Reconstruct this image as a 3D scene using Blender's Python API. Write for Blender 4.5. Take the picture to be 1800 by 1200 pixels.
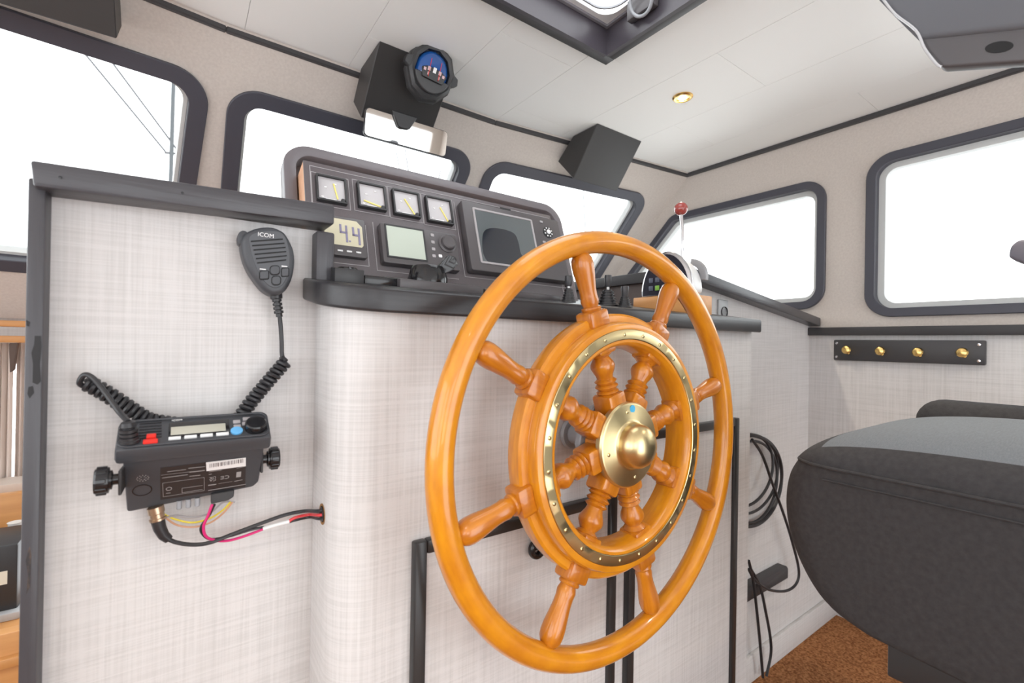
import bpy, bmesh, math, random
import numpy as np
from mathutils import Vector, Matrix
random.seed(4)
for o in list(bpy.data.objects): bpy.data.objects.remove(o)
SC = bpy.context.scene
COL = SC.collection
# ------------------------------------------------------------------ camera
EYE = 1.05                       # eye height above the wheelhouse floor; geometry below is written relative to the eye
F = 816.0                        # focal length in pixels of the 1800x1200 frame
YAW, PITCH, ROLL = [math.radians(a) for a in (35.5, 0.15, 1.0)]
def cam_axes():
    cy, sy, cp, sp = math.cos(YAW), math.sin(YAW), math.cos(PITCH), math.sin(PITCH)
    fwd = Vector((sy*cp, cy*cp, sp)); right = Vector((cy, -sy, 0)); up = right.cross(fwd)
    cr, sr = math.cos(ROLL), math.sin(ROLL)
    return cr*right + sr*up, -sr*right + cr*up, fwd
CR, CU, CF = cam_axes()
cd = bpy.data.cameras.new('camera'); cam = bpy.data.objects.new('camera', cd); COL.objects.link(cam)
cam.matrix_world = Matrix(((CR.x, CU.x, -CF.x, 0), (CR.y, CU.y, -CF.y, 0), (CR.z, CU.z, -CF.z, EYE), (0, 0, 0, 1)))
cd.sensor_fit = 'HORIZONTAL'; cd.sensor_width = 36.0; cd.lens = F/1800*36; cd.clip_start = 0.02; cd.clip_end = 300
cd.dof.use_dof = True; cd.dof.focus_distance = 0.95; cd.dof.aperture_fstop = 5.0
SC.camera = cam
# ------------------------------------------------------------------ sky, light, exposure
wd = bpy.data.worlds.new('overcast_sky'); SC.world = wd; wd.use_nodes = True
bg = wd.node_tree.nodes['Background']; bg.inputs[0].default_value = (0.95, 0.975, 1.0, 1); bg.inputs[1].default_value = 1.0
SC.view_settings.view_transform = 'Standard'; SC.view_settings.look = 'None'
SC.view_settings.exposure = 2.02; SC.view_settings.gamma = 1.0
SC.view_settings.use_curve_mapping = False
# ------------------------------------------------------------------ picking points on real planes
def ray(x, y): return CR*((x-900)/F) - CU*((y-600)/F) + CF
def pX(x, y, X): d = ray(x, y); return d*(X/d.x)
def pY(x, y, Y): d = ray(x, y); return d*(Y/d.y)
def pZ(x, y, Z): d = ray(x, y); return d*(Z/d.z)
def pP(x, y, p0, n): d = ray(x, y); return d*(p0.dot(n)/d.dot(n))
V = Vector
# ------------------------------------------------------------------ materials
MATS = {}
def mat(name, col, rough=0.5, metal=0.0, coat=0.0, noise=None, bump=None, spec=None, trans=0.0, emis=None):
    """noise=(scale xyz, amount, dark colour) colour variation; bump=(scale xyz, strength)"""
    if name in MATS: return MATS[name]
    m = bpy.data.materials.new(name); m.use_nodes = True
    nt = m.node_tree; b = nt.nodes['Principled BSDF']
    b.inputs['Base Color'].default_value = (*col, 1); b.inputs['Roughness'].default_value = rough
    b.inputs['Metallic'].default_value = metal; b.inputs['Coat Weight'].default_value = coat
    b.inputs['Coat Roughness'].default_value = 0.07
    if spec is not None: b.inputs['Specular IOR Level'].default_value = spec
    if trans: b.inputs['Transmission Weight'].default_value = trans
    if emis: b.inputs['Emission Color'].default_value = (*emis[0], 1); b.inputs['Emission Strength'].default_value = emis[1]
    tc = nt.nodes.new('ShaderNodeTexCoord')
    def nz(sc, detail=4):
        mp = nt.nodes.new('ShaderNodeMapping'); mp.inputs['Scale'].default_value = sc
        nt.links.new(tc.outputs['Object'], mp.inputs[0])
        n = nt.nodes.new('ShaderNodeTexNoise'); n.inputs['Scale'].default_value = 1; n.inputs['Detail'].default_value = detail
        nt.links.new(mp.outputs[0], n.inputs['Vector']); return n
    if noise:
        n = nz(noise[0]); r = nt.nodes.new('ShaderNodeValToRGB')
        r.color_ramp.elements[0].position = 0.5-noise[1]; r.color_ramp.elements[1].position = 0.5+noise[1]
        r.color_ramp.elements[0].color = (*noise[2], 1); r.color_ramp.elements[1].color = (*col, 1)
        nt.links.new(n.outputs['Fac'], r.inputs[0]); nt.links.new(r.outputs[0], b.inputs['Base Color'])
    if bump:
        n = nz(bump[0]); bp = nt.nodes.new('ShaderNodeBump'); bp.inputs['Strength'].default_value = bump[1]; bp.inputs['Distance'].default_value = 0.001
        nt.links.new(n.outputs['Fac'], bp.inputs['Height']); nt.links.new(bp.outputs[0], b.inputs['Normal'])
    MATS[name] = m; return m
def linen(name, base, dark, amount=1.0, hz=1.0):
    """woven vinyl wallpaper: two families of stretched threads"""
    m = mat(name, base, 0.75, spec=0.25); nt = m.node_tree; b = nt.nodes['Principled BSDF']
    tc = nt.nodes.new('ShaderNodeTexCoord'); outs = []
    for sc in ((420, 420, 9), (10, 10, 620), (160, 160, 3), (4, 4, 240)):
        mp = nt.nodes.new('ShaderNodeMapping'); mp.inputs['Scale'].default_value = sc; nt.links.new(tc.outputs['Object'], mp.inputs[0])
        n = nt.nodes.new('ShaderNodeTexNoise'); n.inputs['Scale'].default_value = 1; n.inputs['Detail'].default_value = 3
        nt.links.new(mp.outputs[0], n.inputs['Vector']); outs.append(n.outputs['Fac'])
    acc = outs[0]
    for q in outs[1:]:
        a = nt.nodes.new('ShaderNodeMath'); a.operation = 'ADD'; nt.links.new(acc, a.inputs[0]); nt.links.new(q, a.inputs[1]); acc = a.outputs[0]
    mu = nt.nodes.new('ShaderNodeMath'); mu.operation = 'MULTIPLY'; mu.inputs[1].default_value = 0.25; nt.links.new(acc, mu.inputs[0])
    r = nt.nodes.new('ShaderNodeValToRGB'); r.color_ramp.elements[0].position = 0.40; r.color_ramp.elements[1].position = 0.55
    r.color_ramp.elements[0].color = (*dark, 1); r.color_ramp.elements[1].color = (*base, 1)
    nt.links.new(mu.outputs[0], r.inputs[0]); nt.links.new(r.outputs[0], b.inputs['Base Color'])
    bp = nt.nodes.new('ShaderNodeBump'); bp.inputs['Strength'].default_value = 0.25*amount; bp.inputs['Distance'].default_value = 0.0006
    nt.links.new(mu.outputs[0], bp.inputs['Height']); nt.links.new(bp.outputs[0], b.inputs['Normal'])
    return m
def thin_glass(name):
    m = bpy.data.materials.new(name); m.use_nodes = True; nt = m.node_tree; nt.nodes.clear()
    out = nt.nodes.new('ShaderNodeOutputMaterial'); mx = nt.nodes.new('ShaderNodeMixShader'); t = nt.nodes.new('ShaderNodeBsdfTransparent')
    g = nt.nodes.new('ShaderNodeBsdfGlossy'); g.inputs['Roughness'].default_value = 0.02; fr = nt.nodes.new('ShaderNodeFresnel'); fr.inputs[0].default_value = 1.3
    t.inputs[0].default_value = (0.97, 0.985, 0.98, 1)
    nt.links.new(fr.outputs[0], mx.inputs[0]); nt.links.new(t.outputs[0], mx.inputs[1]); nt.links.new(g.outputs[0], mx.inputs[2]); nt.links.new(mx.outputs[0], out.inputs[0])
    return m
LINEN = linen('linen_wallpaper', (0.635, 0.62, 0.615), (0.54, 0.527, 0.52))
SPECK = mat('speckled_wallpaper', (0.60, 0.545, 0.50), 0.8, noise=((160, 160, 160), 0.2, (0.54, 0.485, 0.445)), bump=((300, 300, 300), 0.12), spec=0.2)
CEILW = mat('ceiling_white', (0.875, 0.87, 0.85), 0.5, noise=((3, 3, 3), 0.3, (0.86, 0.855, 0.835)), spec=0.3)
BWOOD = mat('black_painted_wood', (0.058, 0.056, 0.064), 0.36, noise=((160, 160, 8), 0.2, (0.052, 0.05, 0.057)), bump=((220, 220, 14), 0.5))
BWOODX = mat('black_painted_wood_lengthwise', (0.060, 0.058, 0.066), 0.32, noise=((8, 160, 160), 0.2, (0.052, 0.05, 0.057)), bump=((14, 260, 260), 0.5))
BTRIM = mat('black_trim', (0.045, 0.043, 0.046), 0.45)
WFRAME = mat('window_frame_black', (0.058, 0.058, 0.075), 0.42)
REVEAL = mat('window_reveal_grey', (0.62, 0.63, 0.62), 0.5)
GLASS = thin_glass('window_glass')
VARN = mat('varnished_mahogany', (0.62, 0.222, 0.008), 0.34, coat=0.6, noise=((6, 90, 90), 0.22, (0.40, 0.110, 0.005)))
VARNR = mat('varnished_mahogany_ring', (0.72, 0.292, 0.008), 0.34, coat=0.6, noise=((22, 22, 140), 0.26, (0.52, 0.170, 0.006)))
BRASS = mat('polished_brass', (0.72, 0.585, 0.32), 0.30, metal=1.0, noise=((30, 30, 30), 0.3, (0.64, 0.51, 0.27)))
CHROME = mat('chrome', (0.62, 0.62, 0.64), 0.14, metal=1.0)
STEEL = mat('dull_steel', (0.55, 0.55, 0.55), 0.35, metal=1.0)
GREYM = mat('grey_paint', (0.30, 0.31, 0.33), 0.4)
BPL = mat('black_plastic', (0.026, 0.026, 0.028), 0.4)
BGLOSS = mat('black_gloss_plastic', (0.014, 0.014, 0.016), 0.15)
RPL = mat('radio_plastic', (0.052, 0.055, 0.063), 0.45, bump=((900, 900, 900), 0.1))
PANEL = mat('instrument_panel_laminate', (0.12, 0.105, 0.112), 0.38, noise=((500, 500, 500), 0.2, (0.105, 0.092, 0.098)))
PANELD = mat('instrument_bezel', (0.085, 0.078, 0.082), 0.35)
ENGR = mat('engraved_line_grey', (0.36, 0.34, 0.35), 0.5)
DIAL = mat('gauge_dial', (0.46, 0.44, 0.45), 0.25, coat=0.5)
WHITE = mat('white_print', (0.80, 0.80, 0.80), 0.5)
WPL = mat('white_plastic', (0.78, 0.79, 0.79), 0.3)
NEEDLE = mat('gauge_needle_yellow', (0.85, 0.72, 0.20), 0.5)
LCDG = mat('lcd_green_grey', (0.52, 0.58, 0.50), 0.25, coat=0.3)
LCDB = mat('lcd_beige', (0.62, 0.58, 0.42), 0.25, coat=0.3)
LCDD = mat('lcd_digit', (0.24, 0.22, 0.34), 0.4)
SCRN = mat('plotter_screen', (0.10, 0.115, 0.12), 0.22, coat=0.5)
SCRD = mat('plotter_screen_dark', (0.018, 0.022, 0.03), 0.12, coat=0.6)
PEACH = mat('pale_wood', (0.72, 0.42, 0.26), 0.5, noise=((4, 60, 60), 0.25, (0.62, 0.34, 0.2)))
TEAK = mat('orange_wood', (0.68, 0.34, 0.12), 0.4, noise=((5, 5, 50), 0.25, (0.55, 0.25, 0.08)))
CARPET = mat('brown_carpet', (0.44, 0.20, 0.085), 0.95, noise=((150, 150, 150), 0.16, (0.17, 0.065, 0.025)), bump=((200, 200, 200), 1.0), spec=0.1)
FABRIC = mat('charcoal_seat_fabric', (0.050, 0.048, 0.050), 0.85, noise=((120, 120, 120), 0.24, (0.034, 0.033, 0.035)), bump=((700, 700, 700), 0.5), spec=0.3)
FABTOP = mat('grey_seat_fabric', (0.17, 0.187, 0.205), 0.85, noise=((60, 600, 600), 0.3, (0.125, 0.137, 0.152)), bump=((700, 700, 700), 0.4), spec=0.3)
CORD = mat('black_cable', (0.022, 0.022, 0.025), 0.4)
RED = mat('red_plastic', (0.75, 0.03, 0.02), 0.3)
REDW = mat('red_wire', (0.72, 0.05, 0.06), 0.4)
PINKW = mat('magenta_wire', (0.62, 0.015, 0.16), 0.4)
YELW = mat('yellow_wire', (0.75, 0.62, 0.06), 0.4)
BRNW = mat('tan_wire', (0.60, 0.33, 0.20), 0.4)
BLUE = mat('blue_button', (0.13, 0.42, 0.75), 0.4)
BALLR = mat('red_brown_knob', (0.33, 0.055, 0.045), 0.2, coat=0.5)
DBROWN = mat('dark_brown_panel', (0.085, 0.058, 0.052), 0.5)
# ------------------------------------------------------------------ mesh helpers
def new(): return bmesh.new()
def join(bm, src, M=None):
    if M is not None: src.transform(M)
    me = bpy.data.meshes.new('t'); src.to_mesh(me); src.free(); bm.from_mesh(me); bpy.data.meshes.remove(me); return bm
def bev(bm, w, seg=2, ang=30):
    bmesh.ops.remove_doubles(bm, verts=bm.verts, dist=1e-6)
    bmesh.ops.recalc_face_normals(bm, faces=bm.faces)
    es = [e for e in bm.edges if len(e.link_faces) == 2 and e.calc_face_angle(0) > math.radians(ang)]
    if w > 0 and es: bmesh.ops.bevel(bm, geom=es, offset=w, segments=seg, profile=0.5, affect='EDGES', clamp_overlap=True)
    return bm
def box(x0, x1, y0, y1, z0, z1, w=0.0, seg=2):
    bm = new(); bmesh.ops.create_cube(bm, size=1)
    bm.transform(Matrix.Translation(((x0+x1)/2, (y0+y1)/2, (z0+z1)/2)) @ Matrix.Diagonal((abs(x1-x0), abs(y1-y0), abs(z1-z0), 1)))
    return bev(bm, w, seg) if w else bm
def prism(pts, d, w=0.0, seg=2, ang=30):
    """closed 3D outline pts extruded by vector d"""
    bm = new(); a = [bm.verts.new(p) for p in pts]; b = [bm.verts.new(V(p)+V(d)) for p in pts]; n = len(a)
    bm.faces.new(a); bm.faces.new(b[::-1])
    for i in range(n): bm.faces.new((a[i], b[i], b[(i+1) % n], a[(i+1) % n]))
    bmesh.ops.recalc_face_normals(bm, faces=bm.faces)
    return bev(bm, w, seg, ang) if w else bm
def frame_prism(poly, O, U, W, d, w=0.0, seg=2, ang=30): return prism([O+U*a+W*b for a, b in poly], d, w, seg, ang)
def lathe(prof, n=32, M=None, arc=None):
    """prof [(r,h)...] about local Z"""
    bm = new(); rings = []
    for r, h in prof:
        if r < 1e-6: rings.append([bm.verts.new((0, 0, h))])
        else: rings.append([bm.verts.new((r*math.cos(2*math.pi*i/n), r*math.sin(2*math.pi*i/n), h)) for i in range(n)])
    for a, b in zip(rings, rings[1:]):
        if len(a) == 1 and len(b) == 1: continue
        for i in range(n):
            j = (i+1) % n
            if len(a) == 1: bm.faces.new((a[0], b[j], b[i]))
            elif len(b) == 1: bm.faces.new((a[i], a[j], b[0]))
            else: bm.faces.new((a[i], a[j], b[j], b[i]))
    if len(rings[0]) > 1: bm.faces.new(rings[0][::-1])
    if len(rings[-1]) > 1: bm.faces.new(rings[-1])
    bmesh.ops.recalc_face_normals(bm, faces=bm.faces)
    if M is not None: bm.transform(M)
    return bm
def ringlathe(prof, n=96, M=None):
    """closed profile loop [(r,h)...] about local Z (torus-like)"""
    bm = new(); k = len(prof)
    vs = [[bm.verts.new((r*math.cos(2*math.pi*i/n), r*math.sin(2*math.pi*i/n), h)) for r, h in prof] for i in range(n)]
    for i in range(n):
        for j in range(k): bm.faces.new((vs[i][j], vs[(i+1) % n][j], vs[(i+1) % n][(j+1) % k], vs[i][(j+1) % k]))
    bmesh.ops.recalc_face_normals(bm, faces=bm.faces)
    if M is not None: bm.transform(M)
    return bm
def smooth(pts, n=8, closed=False):
    pts = [V(p) for p in pts]; m = len(pts); out = []
    for i in range(m if closed else m-1):
        if closed: p0, p1, p2, p3 = pts[i-1], pts[i], pts[(i+1) % m], pts[(i+2) % m]
        else: p0, p1, p2, p3 = pts[max(i-1, 0)], pts[i], pts[i+1], pts[min(i+2, m-1)]
        for k in range(n):
            t = k/n; out.append(0.5*((2*p1)+(p2-p0)*t+(2*p0-5*p1+4*p2-p3)*t*t+(3*p1-p0-3*p2+p3)*t**3))
    if not closed: out.append(pts[-1])
    return out
def tube(pts, r, seg=8, closed=False, rad=None):
    pts = [V(p) for p in pts]; n = len(pts); bm = new(); rings = []; N = None
    for i, p in enumerate(pts):
        t = (pts[(i+1) % n] - pts[i-1]) if closed else (pts[min(i+1, n-1)] - pts[max(i-1, 0)])
        t.normalize()
        if N is None: N = t.orthogonal().normalized()
        else: N = (N - t*N.dot(t)).normalized()
        B = t.cross(N); rr = rad[i] if rad else r
        rings.append([bm.verts.new(p + N*(rr*math.cos(2*math.pi*k/seg)) + B*(rr*math.sin(2*math.pi*k/seg))) for k in range(seg)])
    for i in range(n if closed else n-1):
        a, b = rings[i], rings[(i+1) % n]
        for k in range(seg): bm.faces.new((a[k], a[(k+1) % seg], b[(k+1) % seg], b[k]))
    if not closed: bm.faces.new(rings[0][::-1]); bm.faces.new(rings[-1])
    bmesh.ops.recalc_face_normals(bm, faces=bm.faces); return bm
def helix(path, r, pitch, per=10):
    """a coil of radius r wound round the path"""
    path = [V(p) for p in path]; L = [0]
    for a, b in zip(path, path[1:]): L.append(L[-1]+(b-a).length)
    tot = L[-1]; n = int(tot/pitch*per); out = []; N = None; i = 0
    for k in range(n+1):
        s = tot*k/n
        while i < len(path)-2 and L[i+1] < s: i += 1
        t = (path[i+1]-path[i]); p = path[i]+t*((s-L[i])/max(t.length, 1e-9)); t = t.normalized()
        N = t.orthogonal().normalized() if N is None else (N - t*N.dot(t)).normalized()
        B = t.cross(N); a = 2*math.pi*s/pitch; out.append(p+N*(r*math.cos(a))+B*(r*math.sin(a)))
    return out
def sphere(c, r, sx=1, sy=1, sz=1, u=24, v=14):
    bm = new(); bmesh.ops.create_uvsphere(bm, u_segments=u, v_segments=v, radius=1)
    bm.transform(Matrix.Translation(c) @ Matrix.Diagonal((r*sx, r*sy, r*sz, 1))); return bm
def round_poly(pts, rad, seg=8):
    """convex 2D polygon with rounded corners; rad one number or a list"""
    n = len(pts); rads = rad if isinstance(rad, (list, tuple)) else [rad]*n; out = []
    for i in range(n):
        p = V((*pts[i], 0)); a = V((*pts[i-1], 0))-p; b = V((*pts[(i+1) % n], 0))-p; r = rads[i]
        if r <= 1e-6: out.append((p.x, p.y)); continue
        a.normalize(); b.normalize(); th = a.angle(b)/2; d = r/math.tan(th); c = p + (a+b).normalized()*(r/math.sin(th))
        q0 = p+a*d-c; q1 = p+b*d-c; full = q0.angle(q1)
        for k in range(seg+1):
            t = k/seg; w0 = math.sin((1-t)*full)/math.sin(full); w1 = math.sin(t*full)/math.sin(full); q = c+q0*w0+q1*w1; out.append((q.x, q.y))
    return out
def offset_poly(pts, d):
    """shrink (d>0) a convex polygon"""
    n = len(pts); area = sum(pts[i][0]*pts[(i+1) % n][1]-pts[(i+1) % n][0]*pts[i][1] for i in range(n)); s = 1 if area > 0 else -1
    out = []
    for i in range(n):
        p0, p1, p2 = [V(pts[(i+k) % n]) for k in (-1, 0, 1)]
        e0 = (p1-p0).normalized(); e1 = (p2-p1).normalized(); n0 = V((-e0.y, e0.x))*s; n1 = V((-e1.y, e1.x))*s
        m = (n0+n1).normalized(); out.append(tuple(p1+m*(d/max(m.dot(n0), 0.2))))
    return out
def ring_poly(outer, inner, O, U, W, d):
    """annulus between two outlines with the same point count, extruded by d"""
    bm = new(); n = len(outer); P = lambda q, off: bm.verts.new(O+U*q[0]+W*q[1]+off)
    z = V((0, 0, 0)); a = [P(q, z) for q in outer]; b = [P(q, z) for q in inner]; c = [P(q, d) for q in outer]; e = [P(q, d) for q in inner]
    for i in range(n):
        j = (i+1) % n
        for f in ((a[i], a[j], b[j], b[i]), (c[i], e[i], e[j], c[j]), (a[i], c[i], c[j], a[j]), (b[i], b[j], e[j], e[i])): bm.faces.new(f)
    bmesh.ops.recalc_face_normals(bm, faces=bm.faces); return bm
def plate_holes(outer, holes, O, U, W, d):
    """plane outline with holes, extruded by d"""
    bm = new(); es = []
    for lp in [outer]+holes:
        vs = [bm.verts.new(O+U*a+W*b) for a, b in lp]
        es += [bm.edges.new((vs[i], vs[(i+1) % len(vs)])) for i in range(len(vs))]
    r = bmesh.ops.triangle_fill(bm, use_beauty=True, use_dissolve=False, edges=es)
    fs = [g for g in r['geom'] if isinstance(g, bmesh.types.BMFace)]
    ex = bmesh.ops.extrude_face_region(bm, geom=fs, use_keep_orig=True)
    bmesh.ops.translate(bm, vec=d, verts=[g for g in ex['geom'] if isinstance(g, bmesh.types.BMVert)])
    bmesh.ops.recalc_face_normals(bm, faces=bm.faces); return bm
def mesh_of(bm, m, name='m', angle=35):
    me = bpy.data.meshes.new(name); bm.to_mesh(me); bm.free(); me.materials.append(m)
    for p in me.polygons: p.use_smooth = True
    me.set_sharp_from_angle(angle=math.radians(angle)); return me
def obj(name, bm, m, parent=None, M=None):
    me = bm if isinstance(bm, bpy.types.Mesh) else mesh_of(bm, m, name)
    o = bpy.data.objects.new(name, me); COL.objects.link(o)
    if parent is not None:
        o.parent = parent
        if parent.type == 'EMPTY' and not parent.get('_local'): o.matrix_parent_inverse = Matrix.Translation(-parent.location)
    if M is not None: o.matrix_basis = M
    return o
def tag(o, label, cat, group=None):
    o['label'] = label; o['category'] = cat
    if group: o['group'] = group
    return o
def thing(name, label, cat, loc, group=None, M=None):
    o = bpy.data.objects.new(name, None); COL.objects.link(o); o.location = loc; o.empty_display_size = 0.05
    if M is not None: o.matrix_basis = M; o['_local'] = 1
    return tag(o, label, cat, group)
def struct(name, bm, m):
    o = obj(name, bm, m); o['kind'] = 'structure'; return o
def sempty(name, loc):
    o = bpy.data.objects.new(name, None); COL.objects.link(o); o.location = loc; o['kind'] = 'structure'; return o
def text(s, size, M, depth=0.0002):
    cu = bpy.data.curves.new('t', 'FONT'); cu.body = s; cu.size = size; cu.align_x = 'CENTER'; cu.align_y = 'CENTER'; cu.extrude = depth; cu.resolution_u = 3
    to = bpy.data.objects.new('t', cu); COL.objects.link(to); bpy.context.view_layer.update()
    me = bpy.data.meshes.new_from_object(to.evaluated_get(bpy.context.evaluated_depsgraph_get()))
    bpy.data.objects.remove(to); bpy.data.curves.remove(cu)
    bm = new(); bm.from_mesh(me); bpy.data.meshes.remove(me); bm.transform(M); return bm
def basis(O, U, W, N=None):
    N = N or U.cross(W); return Matrix(((U.x, W.x, N.x, O.x), (U.y, W.y, N.y, O.y), (U.z, W.z, N.z, O.z), (0, 0, 0, 1)))
def axisM(O, N, up=V((0, 0, 1))):
    """matrix with local Z along N at O"""
    N = N.normalized(); U = up.cross(N); U = U.normalized() if U.length > 1e-4 else V((1, 0, 0)); return basis(O, U, N.cross(U), N)

# ================================================================== THE ROOM
FL, CE = -1.05, 0.785                      # floor and ceiling
XW = 1.874                                 # starboard wall
RK = math.radians(46)                      # rake of the windscreen
YR = 0.75                                  # bulkhead plane (radio panel, side cabinet)
YC = 0.62                                  # console face
floor = struct('floor', box(-1.3, 2.2, -1.5, 2.3, FL-0.05, FL), CARPET)
# ceiling: backing board, with the boards as parts
HX0, HX1, HY0, HY1 = 0.30, 0.965, 0.25, 0.915     # hatch opening trim outside
ceil = struct('ceiling', plate_holes([(-1.3, -1.5), (XW+0.06, -1.5), (XW+0.06, 1.30), (0.89, 1.42), (0.08, 1.42), (-1.3, 1.27)],
              [[(HX0+.03, HY0+.03), (HX1-.03, HY0+.03), (HX1-.03, HY1-.03), (HX0+.03, HY1-.03)]], V((0, 0, CE+0.012)), V((1, 0, 0)), V((0, 1, 0)), V((0, 0, 0.03))), CEILW)
xs = [-1.25, -0.94, -0.67, -0.405, -0.14, 0.12, 0.38, 0.645, 0.893, 1.157, 1.42, 1.68, XW+0.05]
cuts = {-0.14: 0.9, 0.12: 1.05, 0.38: 1.2, 0.645: 0.98, 0.893: 1.265, 1.157: 0.70, 1.42: 1.02, 1.68: 0.55}
def front_y(x):
    if x > 0.89: return 1.378-(x-0.89)*0.1273
    if x < 0.08: return 1.378-(0.08-x)*0.115
    return 1.378
for a, b in zip(xs, xs[1:]):
    segs = [-1.45, cuts.get(a, 0.4)-1.25, cuts.get(a, 0.4), None]
    for y0, y1 in zip(segs, segs[1:]):
        g = 0.0004
        if y1 is None: pl = [(a+g, y0+g), (b-g, y0+g), (b-g, front_y(b)), (a+g, front_y(a))]
        else: pl = [(a+g, y0+g), (b-g, y0+g), (b-g, y1-g), (a+g, y1-g)]
        rects = [pl]
        if b > HX0+.03 and a < HX1-.03:      # keep the hatch well clear
            out = []
            lo, hi = pl[0][1], min(pl[2][1], pl[3][1])
            if lo < HY0+.03: out.append([(a+g, lo), (b-g, lo), (b-g, min(hi, HY0+.03)), (a+g, min(hi, HY0+.03))])
            if hi > HY1-.03: s = max(lo, HY1-.03); out.append([(a+g, s), (b-g, s), pl[2], pl[3]])
            m0, m1 = max(lo, HY0+.03), min(hi, HY1-.03)
            if m1 > m0:
                if a < HX0+.03 < b: out.append([(a+g, m0), (HX0+.03, m0), (HX0+.03, m1), (a+g, m1)])
                if a < HX1-.03 < b: out.append([(HX1-.03, m0), (b-g, m0), (b-g, m1), (HX1-.03, m1)])
            rects = out
        for r in rects:
            if abs(r[1][0]-r[0][0]) > .004 and abs(r[2][1]-r[1][1]) > .004:
                obj('panel', prism([V((x, y, CE)) for x, y in r], V((0, 0, 0.0125)), 0.0004, 1), CEILW, ceil)
# raked windscreen: three walls
A = V((0.08, 1.365, CE)); B = V((0.89, 1.365, CE)); D = V((XW, 1.253, CE))
la = math.radians(6.5); Lp = A - V((math.cos(la), math.sin(la), 0))*1.25
def screen_frame(P0, P1):
    u = (P1-P0).normalized(); fw = V((-u.y, u.x, 0)); dn = fw*math.sin(RK) - V((0, 0, 1))*math.cos(RK)
    return u, dn, dn.cross(u)                 # n points into the room / aft-down? fixed below
fr = {k: screen_frame(*v) for k, v in {'L': (Lp, A), 'C': (A, B), 'R': (B, D)}.items()}
def inward(n, p): return n if n.dot(-p) > 0 else -n
def hinge(n1, n2): d = n1.cross(n2).normalized(); return d if d.z < 0 else -d
hA = hinge(fr['L'][2], fr['C'][2]); hB = hinge(fr['C'][2], fr['R'][2]); hD = hinge(fr['R'][2], V((1, 0, 0)))
VB = 1.06
def screen_wall(name, k, P0, P1, h0, h1, uw0, uw1, wn):
    u, dn, n = fr[k]; n = inward(n, P0); Lh = (P1-P0).length
    def edge(h): return h.dot(u)/h.dot(dn)*VB if h is not None else 0.0
    outl = [(0, 0), (Lh, 0), (Lh+edge(h1), VB), (edge(h0), VB)]
    hole = [(uw0, 0.14), (uw1, 0.14), (uw1, 0.865), (uw0, 0.865)]
    hole_in = offset_poly(hole, 0.044); rr = [0.062]*4
    struct(name, plate_holes(outl, [round_poly(offset_poly(hole, 0.012), 0.075)], P0, u, dn, -n*0.045), SPECK)
    w = sempty(wn, P0+u*((uw0+uw1)/2)+dn*0.865)
    obj('frame', bev(ring_poly(round_poly(hole, 0.085, 10), round_poly(hole_in, 0.045, 10), P0+n*0.010, u, dn, -n*0.030), 0.002, 1, 60), WFRAME, w)
    hi2 = offset_poly(hole, 0.053)
    obj('reveal', ring_poly(round_poly(offset_poly(hole, 0.036), 0.05, 10), round_poly(hi2, 0.042, 10), P0-n*0.019, u, dn, -n*0.030), REVEAL, w)
    obj('pane', frame_prism(round_poly(offset_poly(hole, 0.024), 0.06, 8), P0-n*0.040, u, dn, -n*0.005), GLASS, w)
LL = (A-Lp).length
screen_wall('wall_front_left', 'L', Lp, A, None, hA, LL-1.10, LL-0.012, 'window_1')
screen_wall('wall_front', 'C', A, B, hA, hB, 0.013, 0.792, 'window_2')
screen_wall('wall_front_right', 'R', B, D, hB, hD, 0.022, 0.846, 'window_3')
# starboard wall with two windows; the lower part is set back behind the seat
YX, ZX = V((0, 1, 0)), V((0, 0, 1))
O = V((XW, 0, 0)); sl = hD.y/hD.z
fy = lambda z: 1.253+(z-CE)*sl
w1 = [(0.702, 0.142), (fy(0.142)-0.090, 0.142), (fy(0.612)-0.090, 0.612), (0.702, 0.612)]
w2 = [(-0.75, 0.105), (0.583, 0.105), (0.583, 0.640), (-0.75, 0.640)]
struct('wall_right', plate_holes([(-1.5, -0.55), (fy(-0.55), -0.55), (fy(CE+.01), CE+.01), (-1.5, CE+.01)],
       [round_poly(offset_poly(w1, .012), .06), round_poly(offset_poly(w2, .012), .075)], O, YX, ZX, V((0.045, 0, 0))), SPECK)
struct('wall_right_lower', box(2.12, 2.16, -1.5, 1.0, FL, -0.50), LINEN)
struct('wall_right_shelf', box(XW, 2.16, -1.5, 1.0, -0.57, -0.55), LINEN)
for wn, w in (('window_4', w1), ('window_5', w2)):
    e = sempty(wn, V((XW, w[0][0], w[0][1]))); nx = V((-1, 0, 0))
    obj('frame', bev(ring_poly(round_poly(w, .075, 10), round_poly(offset_poly(w, .028), .05, 10), O+nx*.012, YX, ZX, -nx*.032), .002, 1, 60), WFRAME, e)
    obj('reveal', ring_poly(round_poly(offset_poly(w, .02), .056, 10), round_poly(offset_poly(w, .046), .035, 10), O-nx*.019, YX, ZX, -nx*.03), REVEAL, e)
    obj('pane', frame_prism(round_poly(offset_poly(w, .03), .05, 8), O-nx*.040, YX, ZX, -nx*.005), GLASS, e)
# linen dado below the rail on the starboard wall
struct('wall_right_dado', box(XW-0.004, XW+0.002, -1.5, YR+0.02, -0.55, 0.062), LINEN)
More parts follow.
